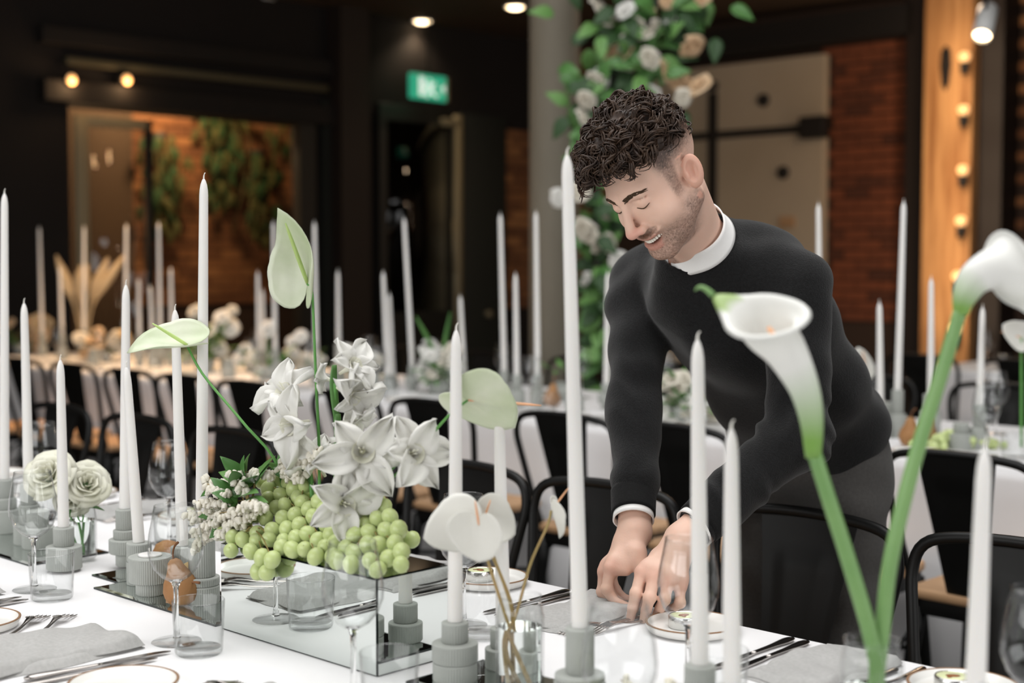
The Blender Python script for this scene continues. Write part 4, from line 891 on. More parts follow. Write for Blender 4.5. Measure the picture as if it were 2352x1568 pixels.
# ---- callas
V2 = vase(-.827, 1.455, .036, .178, .12, 'clear glass vase holding two white callas')
M('calla', '#f1f1ec', .45, attr='col', translucent=.22, coat=.15)
def calla(label, cen, rad, D, open_dir, tip, lip, stem_pts, stem_r):
    base = V2 + np.array([0, 0, .0125]); s = 3273 / D; C = spline([PD(x, y, D + dd) for x, y, dd in cen], 22); R_ = np.interp(np.linspace(0, 1, 22), np.linspace(0, 1, len(rad)), [q / s for q in rad])
    n = 40; V = []; cols = []; F = []; op = np.array(open_dir, float); op /= np.linalg.norm(op); tp = np.array(tip, float)
    for i in range(22):
        T_ = C[min(i + 1, 21)] - C[max(i - 1, 0)]; T_ /= np.linalg.norm(T_); a0 = op - T_ * (op @ T_); a0 /= np.linalg.norm(a0); b0 = np.cross(T_, a0)
        u = i / 21; k = max(0, (u - .62) / .38)
        for j in range(n):
            a = 2 * PI * j / n; rr = R_[i] * (1 + .05 * math.sin(3 * a) * k)
            ext = lip * k ** 1.6 * (-math.cos(a)) ; fl = 1 + .22 * k ** 2 * (1 + .3 * math.sin(2 * a + 1))
            V.append(C[i] + (a0 * math.cos(a) + b0 * math.sin(a)) * rr * fl + T_ * ext); g = min(1, max(0, (u - .10) / .42))
            cols.append(tuple((1 - g) * x + g * y for x, y in zip(lin('#86b257'), lin('#f2f2ee'))) + (1,))
    # rolled lip and pointed tail
    i = 22; T_ = C[21] - C[19]; T_ /= np.linalg.norm(T_); a0 = op - T_ * (op @ T_); a0 /= np.linalg.norm(a0); b0 = np.cross(T_, a0)
    for (ro, dn) in ((.003, .003), (.006, .003), (.008, -.001)):
        for j in range(n):
            a = 2 * PI * j / n; rr = R_[21] * (1.22 + .066 * math.sin(2 * a + 1)); p = V[21 * n + j] + (a0 * math.cos(a) + b0 * math.sin(a)) * ro + T_ * dn
            wt = max(0, -math.cos(a)) ** 14; V.append(p * (1 - wt) + (p + tp * (ro / .008)) * wt); cols.append((*lin('#f2f2ee'), 1) if wt < .35 else (*lin('#a9c27e'), 1))
    for i in range(24):
        for j in range(n): j2 = (j + 1) % n; F.append((i * n + j, i * n + j2, (i + 1) * n + j2, (i + 1) * n + j))
    t = thing('calla_lily', label, 'flower', base, group='white callas in the glass vase'); b = np.array(base)
    me = mesh('spathe', ([v - b for v in V], F), 'calla'); at = me.color_attributes.new('col', 'FLOAT_COLOR', 'POINT')
    for q, c in enumerate(cols): at.data[q].color = c
    so = ob('spathe', me, t); md = so.modifiers.new('thickness', 'SOLIDIFY'); md.thickness = .0012; md.offset = 0
    ob('spadix', mesh('spadix', tube([C[6] - b, C[12] - b, C[18] - b], [.004, .005, .0025], 8), 'spadix_peach'), t)
    # tail curl
    tb = V[24 * n + n // 2]; ob('tail', mesh('tail', tube(spline([tb - b, tb - b + tp * .5, tb - b + tp * .9 + np.array([0, 0, -.004]), tb - b + tp * 1.15 + np.array([0, 0, -.012])], 10), [.004, .0036, .0033, .003, .0028, .0025, .002, .0017, .0013, .0008], 7), 'stem_bright'), t)
    P_ = spline([q - b for q in stem_pts], 26); ob('stem', mesh('stem', tube(P_, [stem_r * (.95 + .15 * i / 25) for i in range(26)], 12), 'stem_bright'), t)
Dv = V2 @ FW
def wP(x, y, d=0): return PD(x, y, Dv + d)
vb = V2 + np.array([0, 0, .014])
calla('white calla on the thick green stem in front of the man\'s sweater', [(1868, 1050, 0), (1864, 965, 0), (1846, 888, 0), (1806, 808, -.002), (1770, 762, -.004), (1757, 728, -.010)], [17, 26, 34, 47, 57, 64], Dv, cv(.6, -.1, -.6), cv(-.018, .015, .004), .010, [wP(1870, 1040), wP(1905, 1150), wP(1950, 1290), wP(2002, 1470, -.004), wP(2014, 1568, -.002), vb + FW * .006], .0088)
calla('white calla bending over beside the timber post', [(2206, 722, 0), (2216, 680, 0), (2240, 640, .002), (2280, 618, .006), (2325, 622, .012)], [15, 27, 38, 46, 54], Dv, cv(.55, .5, .5), cv(.012, -.026, .0), .02, [wP(2206, 712), wP(2165, 850), wP(2100, 1060), wP(2045, 1290), wP(2024, 1470, .004), vb - RT * .008], .0085)
# ---- roses
def rose_geo(i, n, R_, seed):
    r = random.Random(seed * 31 + i); u0 = i / n; rad = R_ * (.12 + .88 * u0 ** .8); hh = R_ * (1.15 - .35 * u0); W = .75 + .5 * u0; ang = i * 2.4; open_ = .15 + .75 * u0 ** 1.5; ph = r.uniform(0, 6)
    def f(u, v):
        s = (v * 2 - 1) * W; rr = rad * (.25 + .75 * u ** .6) + R_ * open_ * .45 * u ** 3 + .03 * R_ * math.sin(6 * s + ph) * u; a = ang + s
        z = hh * (u - .35) - R_ * .55 * open_ * u ** 4 - .22 * R_ * s * s * u + .04 * R_ * math.sin(5 * s + ph) * u
        return (rr * math.cos(a), rr * math.sin(a), z)
    return grid(f, 8, 10)
def rose_meshes(R_, n, seed, mat): return [mesh('petal', shell(rose_geo(i, n, R_, seed), .0007), mat) for i in range(n)]
ROSE = [rose_meshes(.043, 20, k, 'petal_cream') for k in range(2)]
V3x = -2.66; V3y = 1.475
V3 = vase(V3x, V3y, .031, .115, .08, 'small clear glass vase holding white roses')
for k, (x, y, dd, fc, s, lb) in enumerate(((112, 1092, -.02, cv(-.15, .55, -.8), 1.02, 'large white rose standing over its glass vase'), (200, 1112, .0, cv(.35, .5, -.75), .92, 'white rose with ruffled petals tilted towards the candles'), (165, 1150, -.005, cv(.2, -.3, -.8), .72, 'white rose drooping below the two upright ones'))):
    p = PD(x, y, V3 @ FW + dd); base = V3 + np.array([.008 * (k - 1), 0, .013]); t = thing('rose', lb, 'flower', base, group='white roses in the small vase')
    bl = ob('calyx', mesh('calyx', lathe([(0, -.03), (.006, -.028), (.011, -.018), (.013, -.006), (0, 0)], 12), 'leaf'), t); m = orient(fc).to_4x4() @ Matrix.Scale(s, 4); m.translation = Vector(tuple(p - base)); bl.matrix_local = m
    for me in ROSE[k % 2]: ob('petal', me, bl)
    q = p - np.array(fc) * .028 * s; ob('stem', mesh('stem', tube(spline([q - base, q - base - np.array([0, 0, .02]), (q - base) * .4 + np.array([0, 0, .02]), np.zeros(3)], 12), .002, 7), 'stem_green'), t)
    if k < 2:
        lf = ob('leaf', leaf_mesh('leaf', .045, .012, .2), t); place(lf, (q - base) * .7, cv(.9, .1, -.2) if k else cv(.5, -.3, -.6), UP)
# ---- low pieris and grapes at the feet of the near tapers
pt = thing('pieris_sprig', 'low pieris sprig of cream bells beside the anthurium vase foot', 'foliage', (-1.135, 1.43, TILE), group=None)
rr_ = random.Random(4)
for k in range(9):
    a = rr_.uniform(0, 6.3); w_ = ob('raceme', mesh('raceme', tube(spline([(0, 0, .004), (.02 * math.cos(a), .02 * math.sin(a), .045), (.05 * math.cos(a), .05 * math.sin(a), .06)], 8), .0009, 5), 'bell_twig'), pt)
    for i in range(12):
        f_ = .4 + .6 * i / 12; ob('bell', bell, w_, (.05 * f_ * math.cos(a) + rr_.uniform(-.006, .006), .05 * f_ * math.sin(a) + rr_.uniform(-.006, .006), .045 + .02 * f_ + rr_.uniform(-.006, .008)), (rr_.uniform(-.6, .6), rr_.uniform(-.6, .6), 0), 1.1)
    lf = ob('leaf', leaf_mesh('leaf_mid'), pt); place(lf, (0, 0, .03), (math.cos(a + .4), math.sin(a + .4), .35), UP)
gb = thing('grape_bunch', 'small green grape bunch at the foot of the medium taper', 'grapes', (-1.17, 1.415, TILE), group='green grapes by the anthurium vase')
for i in range(14):
    ob('grape', gm, gb, (-.03 + .0245 * (i % 3) - .0, -.03 + .0245 * ((i // 3) % 3) * .9, GR * 1.1 + .02 * (i // 9)), (rr_.uniform(-1, 1), rr_.uniform(-1, 1), 0), GR)
# ================================================================= rear table: tapers, holders, flowers, fruit
tall = 'tall white taper on the rear table'; short = 'short white taper on the rear table'
RC = [((90, 520), (97, 765), 4.5), ((137, 612), (143, 770), 4.4), ((193, 518), (193, 755), 4.62), ((290, 514), (288, 735), 4.6), ((318, 640), (320, 770), 4.45), ((345, 655), (350, 772), 4.5), ((364, 510), (368, 770), 4.55), ((392, 612), (395, 770), 4.6),
      ((592, 622), (595, 805), 4.5), ((603, 665), (606, 805), 4.58), ((628, 506), (632, 800), 4.45), ((722, 506), (727, 845), 4.4), ((776, 620), (778, 790), 4.6), ((880, 624), (890, 860), 4.45), ((894, 672), (902, 860), 4.55), ((928, 498), (947, 840), 4.5), ((1057, 676), (1066, 865), 4.6),
      ((1149, 492), (1158, 850), 4.45), ((1184, 625), (1187, 860), 4.35), ((1231, 485), (1235, 860), 4.4), ((1396, 625), (1393, 880), 4.5), ((1880, 466), (1884, 900), 4.7), ((2020, 694), (2022, 925), 4.45), ((2076, 460), (2062, 895), 4.5), ((2139, 634), (2138, 905), 4.6), ((2257, 704), (2250, 930), 4.4)]
gC = 'white tapers on the rear table'; gH = 'grey holders on the rear table'
rnd = random.Random(11)
for k, (tp_, bs, Y) in enumerate(RC):
    b = PY(*bs, Y); D = b @ FW; t_ = PD(*tp_, D); hgt = max(b[2] - TZ, .03); b[2] = TZ + hgt
    L = t_[2] - b[2]; lab = ('tall' if L > .55 else 'medium' if L > .34 else 'short')
    sh = rnd.choice([[(.036, .5), (.021, .5)], [(.022, .25), (.036, .35), (.021, .4)], [(.036, .6), (.026, .4)], [(.03, .5), (.021, .5)]]); s = sum(h for _, h in sh)
    holder(b[0], b[1], TZ, [(r, h / s * hgt) for r, h in sh], 'grey ribbed holder under a %s taper on the rear table' % lab, gH)
    candle(b + np.array([0, 0, .0005]), t_ - np.array([0, 0, .006]), '%s white taper on the rear table' % lab, gC, rb=.0125, curl=0.)
# extra low holders filling the row
for k in range(16):
    x = -7.6 + k * .42 + rnd.uniform(-.1, .1); y = rnd.choice([4.3, 4.36, 4.68])
    holder(x, y, TZ, [(.038, rnd.uniform(.04, .07)), (.026, rnd.uniform(.03, .05))], 'low empty grey ribbed holder on the rear table', gH)
# glasses, plates and napkins along the rear table
for k in range(15):
    x = -7.9 + k * .49
    wine(x + rnd.uniform(-.03, .03), 4.26 + rnd.uniform(-.02, .02), TZ, 'clear wine glass on the side of the rear table facing the man', 'wine glasses on the rear table')
    tumbler(x + .09, 4.24 + rnd.uniform(-.015, .015), TZ, 'clear tumbler on the side of the rear table facing the man', 'tumblers on the rear table')
    wine(x + .25, 4.82, TZ, 'clear wine glass on the wall side of the rear table', 'wine glasses on the rear table')
    plate(x - .18, 4.13, 'brown-rimmed side plate on the rear table', 'plates on the rear table')
    napkin(x - .03, 4.13, rnd.uniform(-.05, .05), 'grey folded napkin on the rear table', 'napkins on the rear table', .13, .2, 60 + k, .012)
for k in range(7):
    x = -3.7 + k * .5
    wine(x, 7.75, TZ, 'clear wine glass on the table by the brick wall', 'glasses on the brick wall table'); tumbler(x + .1, 7.74, TZ, 'clear tumbler on the table by the brick wall', 'glasses on the brick wall table')
# blooms
def bloom_mesh(mat, n=12, R_=.045, seed=1): return mesh('bloom', join(*[shell(rose_geo(i, n, R_, seed), .001) for i in range(n)], xf(lathe([(0, -.5), (.5, -.2), (.55, .1), (.35, .42), (0, .55)], 10), (0, 0, 0), (0, 0, 0), R_ * .8)), mat)
BLO = {m: bloom_mesh(m, 12, .045, i) for i, m in enumerate(('petal', 'petal_pale', 'petal_peach', 'dried'))}
def cluster(label, base, blooms, leaves, group, seed, lmat='leaf_mid', vase_=True, cat='flowers', name='flower_cluster'):
    """blooms: (dx right, dz up, dy away, size, mat); leaves: (count, radius, z)"""
    r = random.Random(seed); t = thing(name, label, cat, base, group=group)
    if vase_: ob('bowl', mesh('bowl', lathe([(0, 0), (.04, 0), (.055, .03), (.06, .07), (.055, .07), (.05, .03), (0, .02)], 20), 'stoneware'), t)
    st = []
    for dx, dz, dy, s, m_ in blooms:
        p = RT * dx + UP * dz + FW * dy; f_ = cv(r.uniform(-.6, .6), r.uniform(.2, .9), -.7)
        o = ob('bloom', BLO[m_], t); mm = orient(f_).to_4x4() @ Matrix.Scale(s, 4); mm.translation = Vector(tuple(p)); o.matrix_local = mm
        st.append(tube(spline([p - f_ * .02, p * .6, UP * .03], 6), .003, 5))
    if st: ob('stems', mesh('stems', join(*st), 'stem_green'), t)
    n, rad, zc = leaves
    for k in range(n):
        a = r.uniform(0, 6.3); e = r.uniform(.02, 1.1); d = np.array([math.cos(a) * math.cos(e), math.sin(a) * math.cos(e), math.sin(e)])
        o = ob('leaf', leaf_mesh(lmat, .07, .016, .3), t); place(o, d * rad * r.uniform(.2, .9) + UP * zc, d, UP + d * .3)
    return t
gb_ = 'low flower clusters on the rear table'
def rz(x, Y): q = PY(x, 820, Y); q[2] = TZ; return q
def blobs(n, w_, h, z0, mats, s0, seed):
    r = random.Random(seed); return [(r.uniform(-w_, w_), z0 + r.uniform(0, h), r.uniform(-.06, .06), s0 * r.uniform(.75, 1.2), r.choice(mats)) for _ in range(n)]
cluster('low mound of dried tan flowers at the lamp-lit end of the rear table', rz(50, 4.5), blobs(10, .16, .14, .06, ['dried', 'petal_peach'], 1.1, 1), (26, .12, .06), gb_, 1, 'leaf_olive')
cluster('tan and cream flowers between the lamp-lit tapers', rz(235, 4.5), blobs(10, .16, .12, .05, ['dried', 'petal_peach', 'petal_pale'], 1., 2), (34, .14, .06), gb_, 2, 'leaf_olive')
t = thing('dried_grass', 'tall plume of dried grass behind the lamp-lit tapers', 'dried grass', rz(195, 4.7))
for k in range(9):
    a = rnd.uniform(-.8, .8); pts = spline([(0, 0, 0), tuple(RT * a * .1 + UP * .35), tuple(RT * (a * .3 + .05) + UP * (.62 + rnd.uniform(-.1, .12)))], 12)
    ob('plume', mesh('plume', tube(pts, [.003] * 6 + [.012, .028, .034, .03, .02, .006], 7), 'dried'), t)
cluster('white orchid-like blooms and green foliage behind the tallest taper by the grapes', rz(470, 4.5), [(-.05, .33, 0, .9, 'petal_pale'), (.10, .30, 0, 1., 'petal'), (.14, .24, .02, 1., 'petal'), (.02, .22, 0, 1.1, 'petal'), (-.12, .2, 0, .9, 'petal_pale'), (.08, .13, 0, 1., 'petal'), (.16, .34, 0, .6, 'petal_pale')], (70, .2, .08), gb_, 3, 'leaf_mid')
cluster('white bloom on a thin stem beside the paired rear tapers', rz(615, 4.42), [(0, .26, 0, .9, 'petal'), (.17, .22, 0, .75, 'petal'), (.12, .2, 0, .6, 'petal')], (6, .08, .03), gb_, 4)
cluster('rounded white hydrangea head on the rear table', rz(826, 4.5), blobs(14, .085, .07, .10, ['petal', 'petal_pale'], .75, 5), (14, .1, .03), gb_, 5)
t5 = cluster('cream flower column with two tall green blades on the rear table', rz(1010, 4.5), blobs(22, .085, .2, .02, ['petal_pale', 'petal'], .75, 6), (44, .12, .06), gb_, 6, 'leaf_mid')
for dx, dx2, h in ((-.03, -.11, .36), (.02, .05, .38)):
    ob('blade', mesh('blade', tube(spline([tuple(RT * 0), tuple(RT * dx + UP * h * .55), tuple(RT * dx2 + UP * h)], 12), [.011] * 5 + [.013, .014, .014, .013, .011, .008, .003], 8, flat=.35), 'leaf'), t5)
cluster('small green sprout beside the rear tapers', rz(1292, 4.66), [], (12, .09, .12), gb_, 7, 'leaf_mid')
cluster('cream flowers with green leaves seen under the man\'s arm', rz(1575, 4.3), blobs(14, .11, .15, .03, ['petal_pale', 'petal'], .7, 8), (60, .15, .06), gb_, 8, 'leaf_mid')
cluster('pale mixed flowers among the rear holders beyond the grapes', rz(585, 4.66), blobs(10, .12, .1, .04, ['petal', 'petal_pale'], .7, 9), (20, .1, .05), gb_, 9)
cluster('pale flowers beside the leaning rear tapers', rz(700, 4.65), blobs(8, .1, .09, .04, ['petal', 'petal_pale'], .7, 10), (16, .1, .05), gb_, 10)
def rear_anth(label, x, y, Y, tipd, nrm, spd, bx):
    a = PY(x, y, Y); b = rz(bx, Y); anthurium(label, a, tipd, nrm, .085, [a, (a * .5 + b * .5) + UP * .04, b + UP * .02], spd, .075, 'spathe_white', 'spadix_peach', 'stem_green', b, .4, .12, .1, 1.1, .004, 'anthuriums on the rear table')
rear_anth('white anthurium with orange spadix beyond the rear tapers by the callas', 2345, 775, 4.4, cv(-.85, .5, -.2), cv(-.3, .3, -.9), cv(-.9, .25, -.2), 2350)
rear_anth('white anthurium rising behind the man\'s back', 1985, 850, 4.5, cv(-.2, .95, .1), cv(-.6, .1, -.8), cv(-.15, .95, -.3), 1990)
# pears and grapes on the rear table
def rp(x, y, Y): q = PZ(x, y, TZ); return q
for x, Y, lb in ((1265, 4.42, 'brown pear standing among the rear tapers'), (2092, 4.32, 'brown pear by the man\'s hip on the rear table'), (2125, 4.36, 'brown pear leaning behind the other by the green grapes')):
    q = PY(x, 900, Y); pear((q[0], q[1], TZ + .003), (.1, .12, x), lb, 'pear_skin', 'pears on the rear table', 1.15)
q = PY(2200, 990, 4.36); gt = thing('grape_bunch', 'green grape bunch lying on the rear table', 'grapes', (q[0], q[1], TZ))
for k in range(80):
    a = rnd.uniform(-1, 1); lay = rnd.choice([0, 0, 0, 1, 1, 2]); hw = .15 * (1 - .25 * lay)
    p = RT * a * hw + FW * rnd.uniform(-.05, .06) * (1 - .25 * lay) + UP * (GR * 1.1 + .021 * lay * (1 - abs(a) * .5)); ob('grape', gm, gt, p, (rnd.uniform(-1, 1), rnd.uniform(-1, 1), 0), GR)
# ================================================================= flower pillar by the column
fp = PD(1450, 600, 7.3); pl = thing('flower_pillar', 'tall pillar of peach and white blooms with green leaves beside the grey column', 'flower pillar', (fp[0], fp[1], 0)); o0 = np.array([fp[0], fp[1], 0])
def q_(x, y, d=0): return PD(x, y, 7.3 + d) - o0
spine = [q_(1390, 1030), q_(1385, 800), q_(1375, 640), q_(1370, 420), q_(1380, 260), q_(1440, 130), q_(1500, 20), q_(1560, -60)]
z_ = spine[0].copy(); z_[2] = .02
ob('post', mesh('post', tube(spline([z_] + spine, 24), .022, 8), 'iron'), pl)
ob('foot', mesh('foot', lathe([(0, 0), (.2, 0), (.2, .02), (.03, .03), (0, .03)], 24), 'iron'), pl, (z_[0], z_[1], 0))
rf = random.Random(21)
FL = [(1424, 118, 'petal_peach', 1.5), (1412, 130, 'petal_peach', 1.2), (1382, 180, 'petal', 1.1), (1368, 185, 'petal_pale', 1.1), (1440, 150, 'petal_pale', 1.0), (1492, 135, 'petal_pale', 1.2), (1530, 165, 'petal_peach', 1.3), (1590, 105, 'petal_peach', 1.3), (1580, 118, 'petal_peach', 1.), (1560, 190, 'petal_peach', 1.2), (1605, 198, 'petal_peach', 1.4), (1568, 225, 'petal_pale', 1.), (1497, 215, 'petal', 1.1), (1435, 25, 'petal', 1.1), (1375, 20, 'petal_pale', 1.2), (1395, 40, 'petal_pale', 1.), (1535, 48, 'petal', .9), (1612, 3, 'petal_peach', 1.), (1532, 2, 'petal_peach', .9), (1480, 80, 'petal_pale', 1.), (1465, 60, 'petal_pale', 1.), (1345, 420, 'petal_pale', 1.5), (1330, 440, 'petal_pale', 1.3), (1282, 455, 'petal', 1.), (1345, 530, 'petal_pale', 1.5), (1370, 560, 'petal_pale', 1.), (1347, 230, 'petal_pale', 1.1), (1340, 270, 'petal_pale', 1.), (1370, 700, 'petal_pale', .9), (1395, 480, 'petal_pale', 1.1), (1400, 560, 'petal_pale', 1.1), (1420, 600, 'petal', 1.1), (1345, 640, 'petal', .8), (1440, 95, 'petal_pale', .8), (1500, 60, 'petal_pale', .8), (1400, 330, 'petal_pale', 1.), (1360, 340, 'petal_pale', .9), (1500, 280, 'petal_pale', 1.), (1450, 260, 'petal', 1.), (1410, 640, 'petal_pale', 1.)]
for x, y, m_, s in FL:
    o = ob('bloom', BLO[m_], pl); mm = orient(cv(rf.uniform(-1.2, 1.2), rf.uniform(-.9, .9), -.8)).to_4x4() @ Matrix.Scale(s * .92, 4); mm.translation = Vector(tuple(q_(x, y, rf.uniform(-.14, -.02)))); o.matrix_local = mm
SPX = [(1390, 1000), (1385, 800), (1375, 640), (1365, 420), (1375, 260), (1430, 140), (1490, 40), (1550, -40)]
for k in range(280):
    u = rf.random(); i = u * 7; a = int(min(i, 6)); f_ = i - a; x = SPX[a][0] * (1 - f_) + SPX[a + 1][0] * f_; y = SPX[a][1] * (1 - f_) + SPX[a + 1][1] * f_
    w_ = 30 + 90 * (y < 280) - (15 if y > 600 else 0)
    p = q_(x + rf.gauss(0, w_ * .6), y + rf.uniform(-45, 45), rf.uniform(-.12, .12)); d = cv(rf.uniform(-1, 1), rf.uniform(-1, .6), rf.uniform(-.8, .1))
    o = ob('leaf', leaf_mesh(rf.choice(['leaf', 'leaf_mid', 'leaf_dark', 'leaf_dark']), .135, .042, .3), pl); place(o, p, d, cv(0, .4, -1))
# ================================================================= hanging plants in the alcove
for k, (x, y, n) in enumerate(((385, 400, 60), (520, 330, 80), (610, 440, 55), (668, 250, 20))):
    p = PX(x, y - 90, XW - 1.55); t = thing('hanging_plant', ('dark trailing plant hanging against the lamp-lit brick', 'largest dark trailing plant hanging in the middle of the lamp-lit brick', 'dark trailing plant hanging at the edge of the lamp-lit brick by the doors', 'small trailing plant high on the lamp-lit brick')[k], 'plant', p, group='plants on the alcove brick')
    ob('pot', mesh('pot', lathe([(0, -.1), (.06, -.1), (.08, .03), (.07, .03), (0, -.02)], 16), 'iron'), t, (-.15, 0, 0))
    ob('wall_hook', mesh('wall_hook', tube([(-.15, 0, 0), (-.26, 0, .02)], .008), 'iron'), t)
    for j in range(n):
        a = max(-.22, min(.22, rf.gauss(0, .11))); dz_ = -rf.uniform(-.05, .95) * (1 - abs(a)); o = ob('leaf', leaf_mesh(rf.choice(['leaf_dark', 'leaf_olive']), .16, .04, .3), t); place(o, (-.1 + rf.uniform(-.06, .1), a, dz_), (rf.uniform(0, .5), rf.uniform(-.5, .5), -1), (1, 0, .3))
    ob('vine', mesh('vine', join(*[tube(spline([(-.12, 0, 0), (-.05, rf.gauss(0, .12), -.3), (-.06, rf.gauss(0, .16), -.8)], 8), .006, 5) for _ in range(6)]), 'leaf_olive'), t)
# ================================================================= the man
M('skin', '#dcb5a0', .52, attr='col', sss=.18, sssr=(.012, .005, .003), col2='#c98f78', nscale=30, nfac=.12, bump=.12, bscale=260)
M('sweater', '#0d0d0d', .95, col2='#1a1a1b', nscale=220, nfac=.7, bump=.6, bscale=420, sheen=.16, spec=.2)
M('sweater_rib', '#111111', .95, col2='#1b1b1b', nscale=200, nfac=.6, bump=.4, bscale=400, sheen=.08, spec=.2)
M('trousers', '#403e3c', .95, col2='#4a4846', nscale=160, nfac=.6, bump=.3, bscale=500, sheen=.1)
M('shirt', '#f0efed', .85, bump=.2, bscale=700)
M('tee', '#1d1815', .9)
M('hair_dark', '#271a13', .5, col2='#553f2e', nscale=60, nfac=.5, spec=.4)
M('brow', '#45321f', .85)
M('tooth', '#efe9dd', .25)
M('mouth_dark', '#5a221d', .6)
M('shoe', '#161412', .4)
HO = np.array([-1.587, 2.007, 1.518]); HL = np.array([.978, -.179, .103]); HF = np.array([-.073, -.767, -.637]); HU = np.array([-.193, -.616, .764])
HM = np.stack([HL, HF, HU]).astype(np.float32)
def hw_(p): return HO + p[0] * HL + p[1] * HF + p[2] * HU
NB = PD(1608, 572, 2.70)
def body_head(p):
    q = (p - HO.astype(np.float32)) @ HM.T; a = q.copy(); a[:, 0] = np.abs(a[:, 0])
    d = ell(q, (0, -.012, .040), (.0765, .099, .084))
    d = smin(d, ell(q, (0, .030, -.028), (.062, .060, .086)), .03)
    d = smin(d, rc(a, (.058, -.004, -.058), (.016, .068, -.104), .017, .015), .03)
    d = smin(d, ell(q, (0, .075, -.110), (.021, .016, .014)), .022)
    d = smin(d, ell(a, (.043, .054, -.038), (.022, .026, .024)), .02)          # smiling cheeks
    d = smin(d, rc(a, (.008, .085, .018), (.038, .074, .017), .009, .009), .014)  # brow ridge
    d = smax(d, -ell(a, (.033, .101, -.001), (.019, .016, .011)), .012)          # eye sockets
    d = smin(d, ell(a, (.0325, .0725, -.003), (.0145, .0135, .0125)), .004)       # lidded eyes
    nose = smin(rc(q, (0, .086, .012), (0, .1125, -.040), .0062, .0098), ell(a, (.0125, .0985, -.045), (.008, .0105, .0078)), .008)
    nose = smin(nose, ell(q, (0, .110, -.043), (.0105, .0095, .0085)), .006)
    d = smin(d, nose, .009)
    d = smax(d, -ell(a, (.0062, .105, -.0525), (.0032, .0045, .003)), .003)
    sm = a.copy(); sm[:, 2] -= 8. * np.minimum(a[:, 0], .034) ** 2                 # smile curve
    d = smin(d, ell(sm, (0, .083, -.0685), (.035, .0125, .0058)), .007)
    d = smin(d, ell(sm, (0, .0800, -.0905), (.026, .0115, .0062)), .007)
    d = smax(d, -ell(sm, (0, .092, -.0788), (.0335, .019, .0066)), .003)
    d = smax(d, -rc(a, (.022, .088, .0075), (.044, .074, .0065), .0012, .0012), .004)
    d = smax(d, -rc(a, (.0235, .094, -.054), (.0395, .081, -.074), .0016, .0032), .007)
    # ears
    eq = a - np.array([.0765, -.012, -.012], np.float32); c, s = math.cos(.25), math.sin(.25)
    ex = eq[:, 0] * .88 + eq[:, 1] * .47; ey = -eq[:, 0] * .47 + eq[:, 1] * .88; e = np.stack([ex, c * ey + s * eq[:, 2], -s * ey + c * eq[:, 2]], 1)
    ear = ell(e, (.003, -.004, 0), (.0075, .0185, .0315)); ear = smax(ear, -ell(e, (.010, -.001, .002), (.0090, .0105, .0195)), .0025)
    ear = smin(ear, rc(e, (.0045, -.009, .017), (.0045, -.007, -.012), .0024, .0028), .003)
    ear = smin(ear, ell(e, (.003, .009, -.004), (.005, .005, .008)), .004); d = smin(d, ear, .007)
    # neck
    d = smin(d, rc(p, hw_((0, -.026, -.055)), NB, .052, .055), .028)
    d = smin(d, rc(p, hw_((0, .028, -.100)), NB + np.array([.0, -.035, .0]), .022, .035), .035)
    d = smin(d, rc(p, NB, NB + np.array([0, .06, -.12]), .055, .08), .03)
    return d
lo = np.min([hw_(p) for p in ((-.11, -.14, -.15), (.11, .14, .15), (-.11, .14, -.15), (.11, -.14, .15), (-.11, -.14, .15), (.11, .14, -.15), (-.11, .14, .15), (.11, -.14, -.15))] + [NB - .12], 0)
hi = np.max([hw_(p) for p in ((-.11, -.14, -.15), (.11, .14, .15), (-.11, .14, -.15), (.11, -.14, .15), (-.11, -.14, .15), (.11, .14, -.15), (-.11, .14, .15), (.11, -.14, -.15))] + [NB + .08], 0)
HV, HFc = surfnet(body_head, lo, hi, .0026)
# ---- arms and hands
RSH, REL, RWR = PD(1465, 650, 2.93), PD(1456, 935, 2.74), PD(1455, 1200, 2.565)
LSH, LEL, LWR = PD(1832, 655, 2.66), PD(1832, 1000, 2.61), PD(1580, 1225, 2.475)
def hand(wr, fore, mcps, fingers, thumb, palm_r=.0125):
    """mcps: 4 knuckles; fingers: per finger [pip, dip, tip]; thumb: [cmc, mcp, ip, tip]"""
    fr = [.0098, .0100, .0095, .0085]
    def f(p):
        d = rc(p, fore, wr, .034, .0295); ctr = np.mean(mcps, 0)
        d = smin(d, rc(p, wr, wr * .75 + ctr * .25, .029, .027), .012)
        for i, m in enumerate(mcps):
            d = smin(d, rc(p, wr * .8 + m * .2, m, .0165, palm_r), .014)
        for i in range(3): d = smin(d, rc(p, mcps[i] * .85 + wr * .15, mcps[i + 1] * .85 + wr * .15, .0115, .0115), .012)
        for i, (m, fg) in enumerate(zip(mcps, fingers)):
            r = fr[i]; g = rc(p, m, fg[0], r * 1.12, r); g = smin(g, rc(p, fg[0], fg[1], r * 1.02, r * .9), .004); g = smin(g, rc(p, fg[1], fg[2], r * .9, r * .76), .003); g = smin(g, ell(p, fg[0], (r * 1.1,) * 3), .004); d = smin(d, g, .0045)
        th = rc(p, thumb[0], thumb[1], .017, .0125); th = smin(th, rc(p, thumb[1], thumb[2], .012, .0105), .004); th = smin(th, rc(p, thumb[2], thumb[3], .0105, .0085), .003)
        web = rc(p, thumb[0] * .6 + wr * .4, mcps[0] * .7 + thumb[1] * .3, .018, .010); web = smin(web, rc(p, thumb[0], thumb[1] * .5 + mcps[0] * .5, .016, .008), .01)
        return smin(smin(d, web, .012), th, .010)
    P_ = np.array([wr, fore, *mcps, *[q for g in fingers for q in g], *thumb])
    return surfnet(f, P_.min(0) - .045, P_.max(0) + .045, .0024)
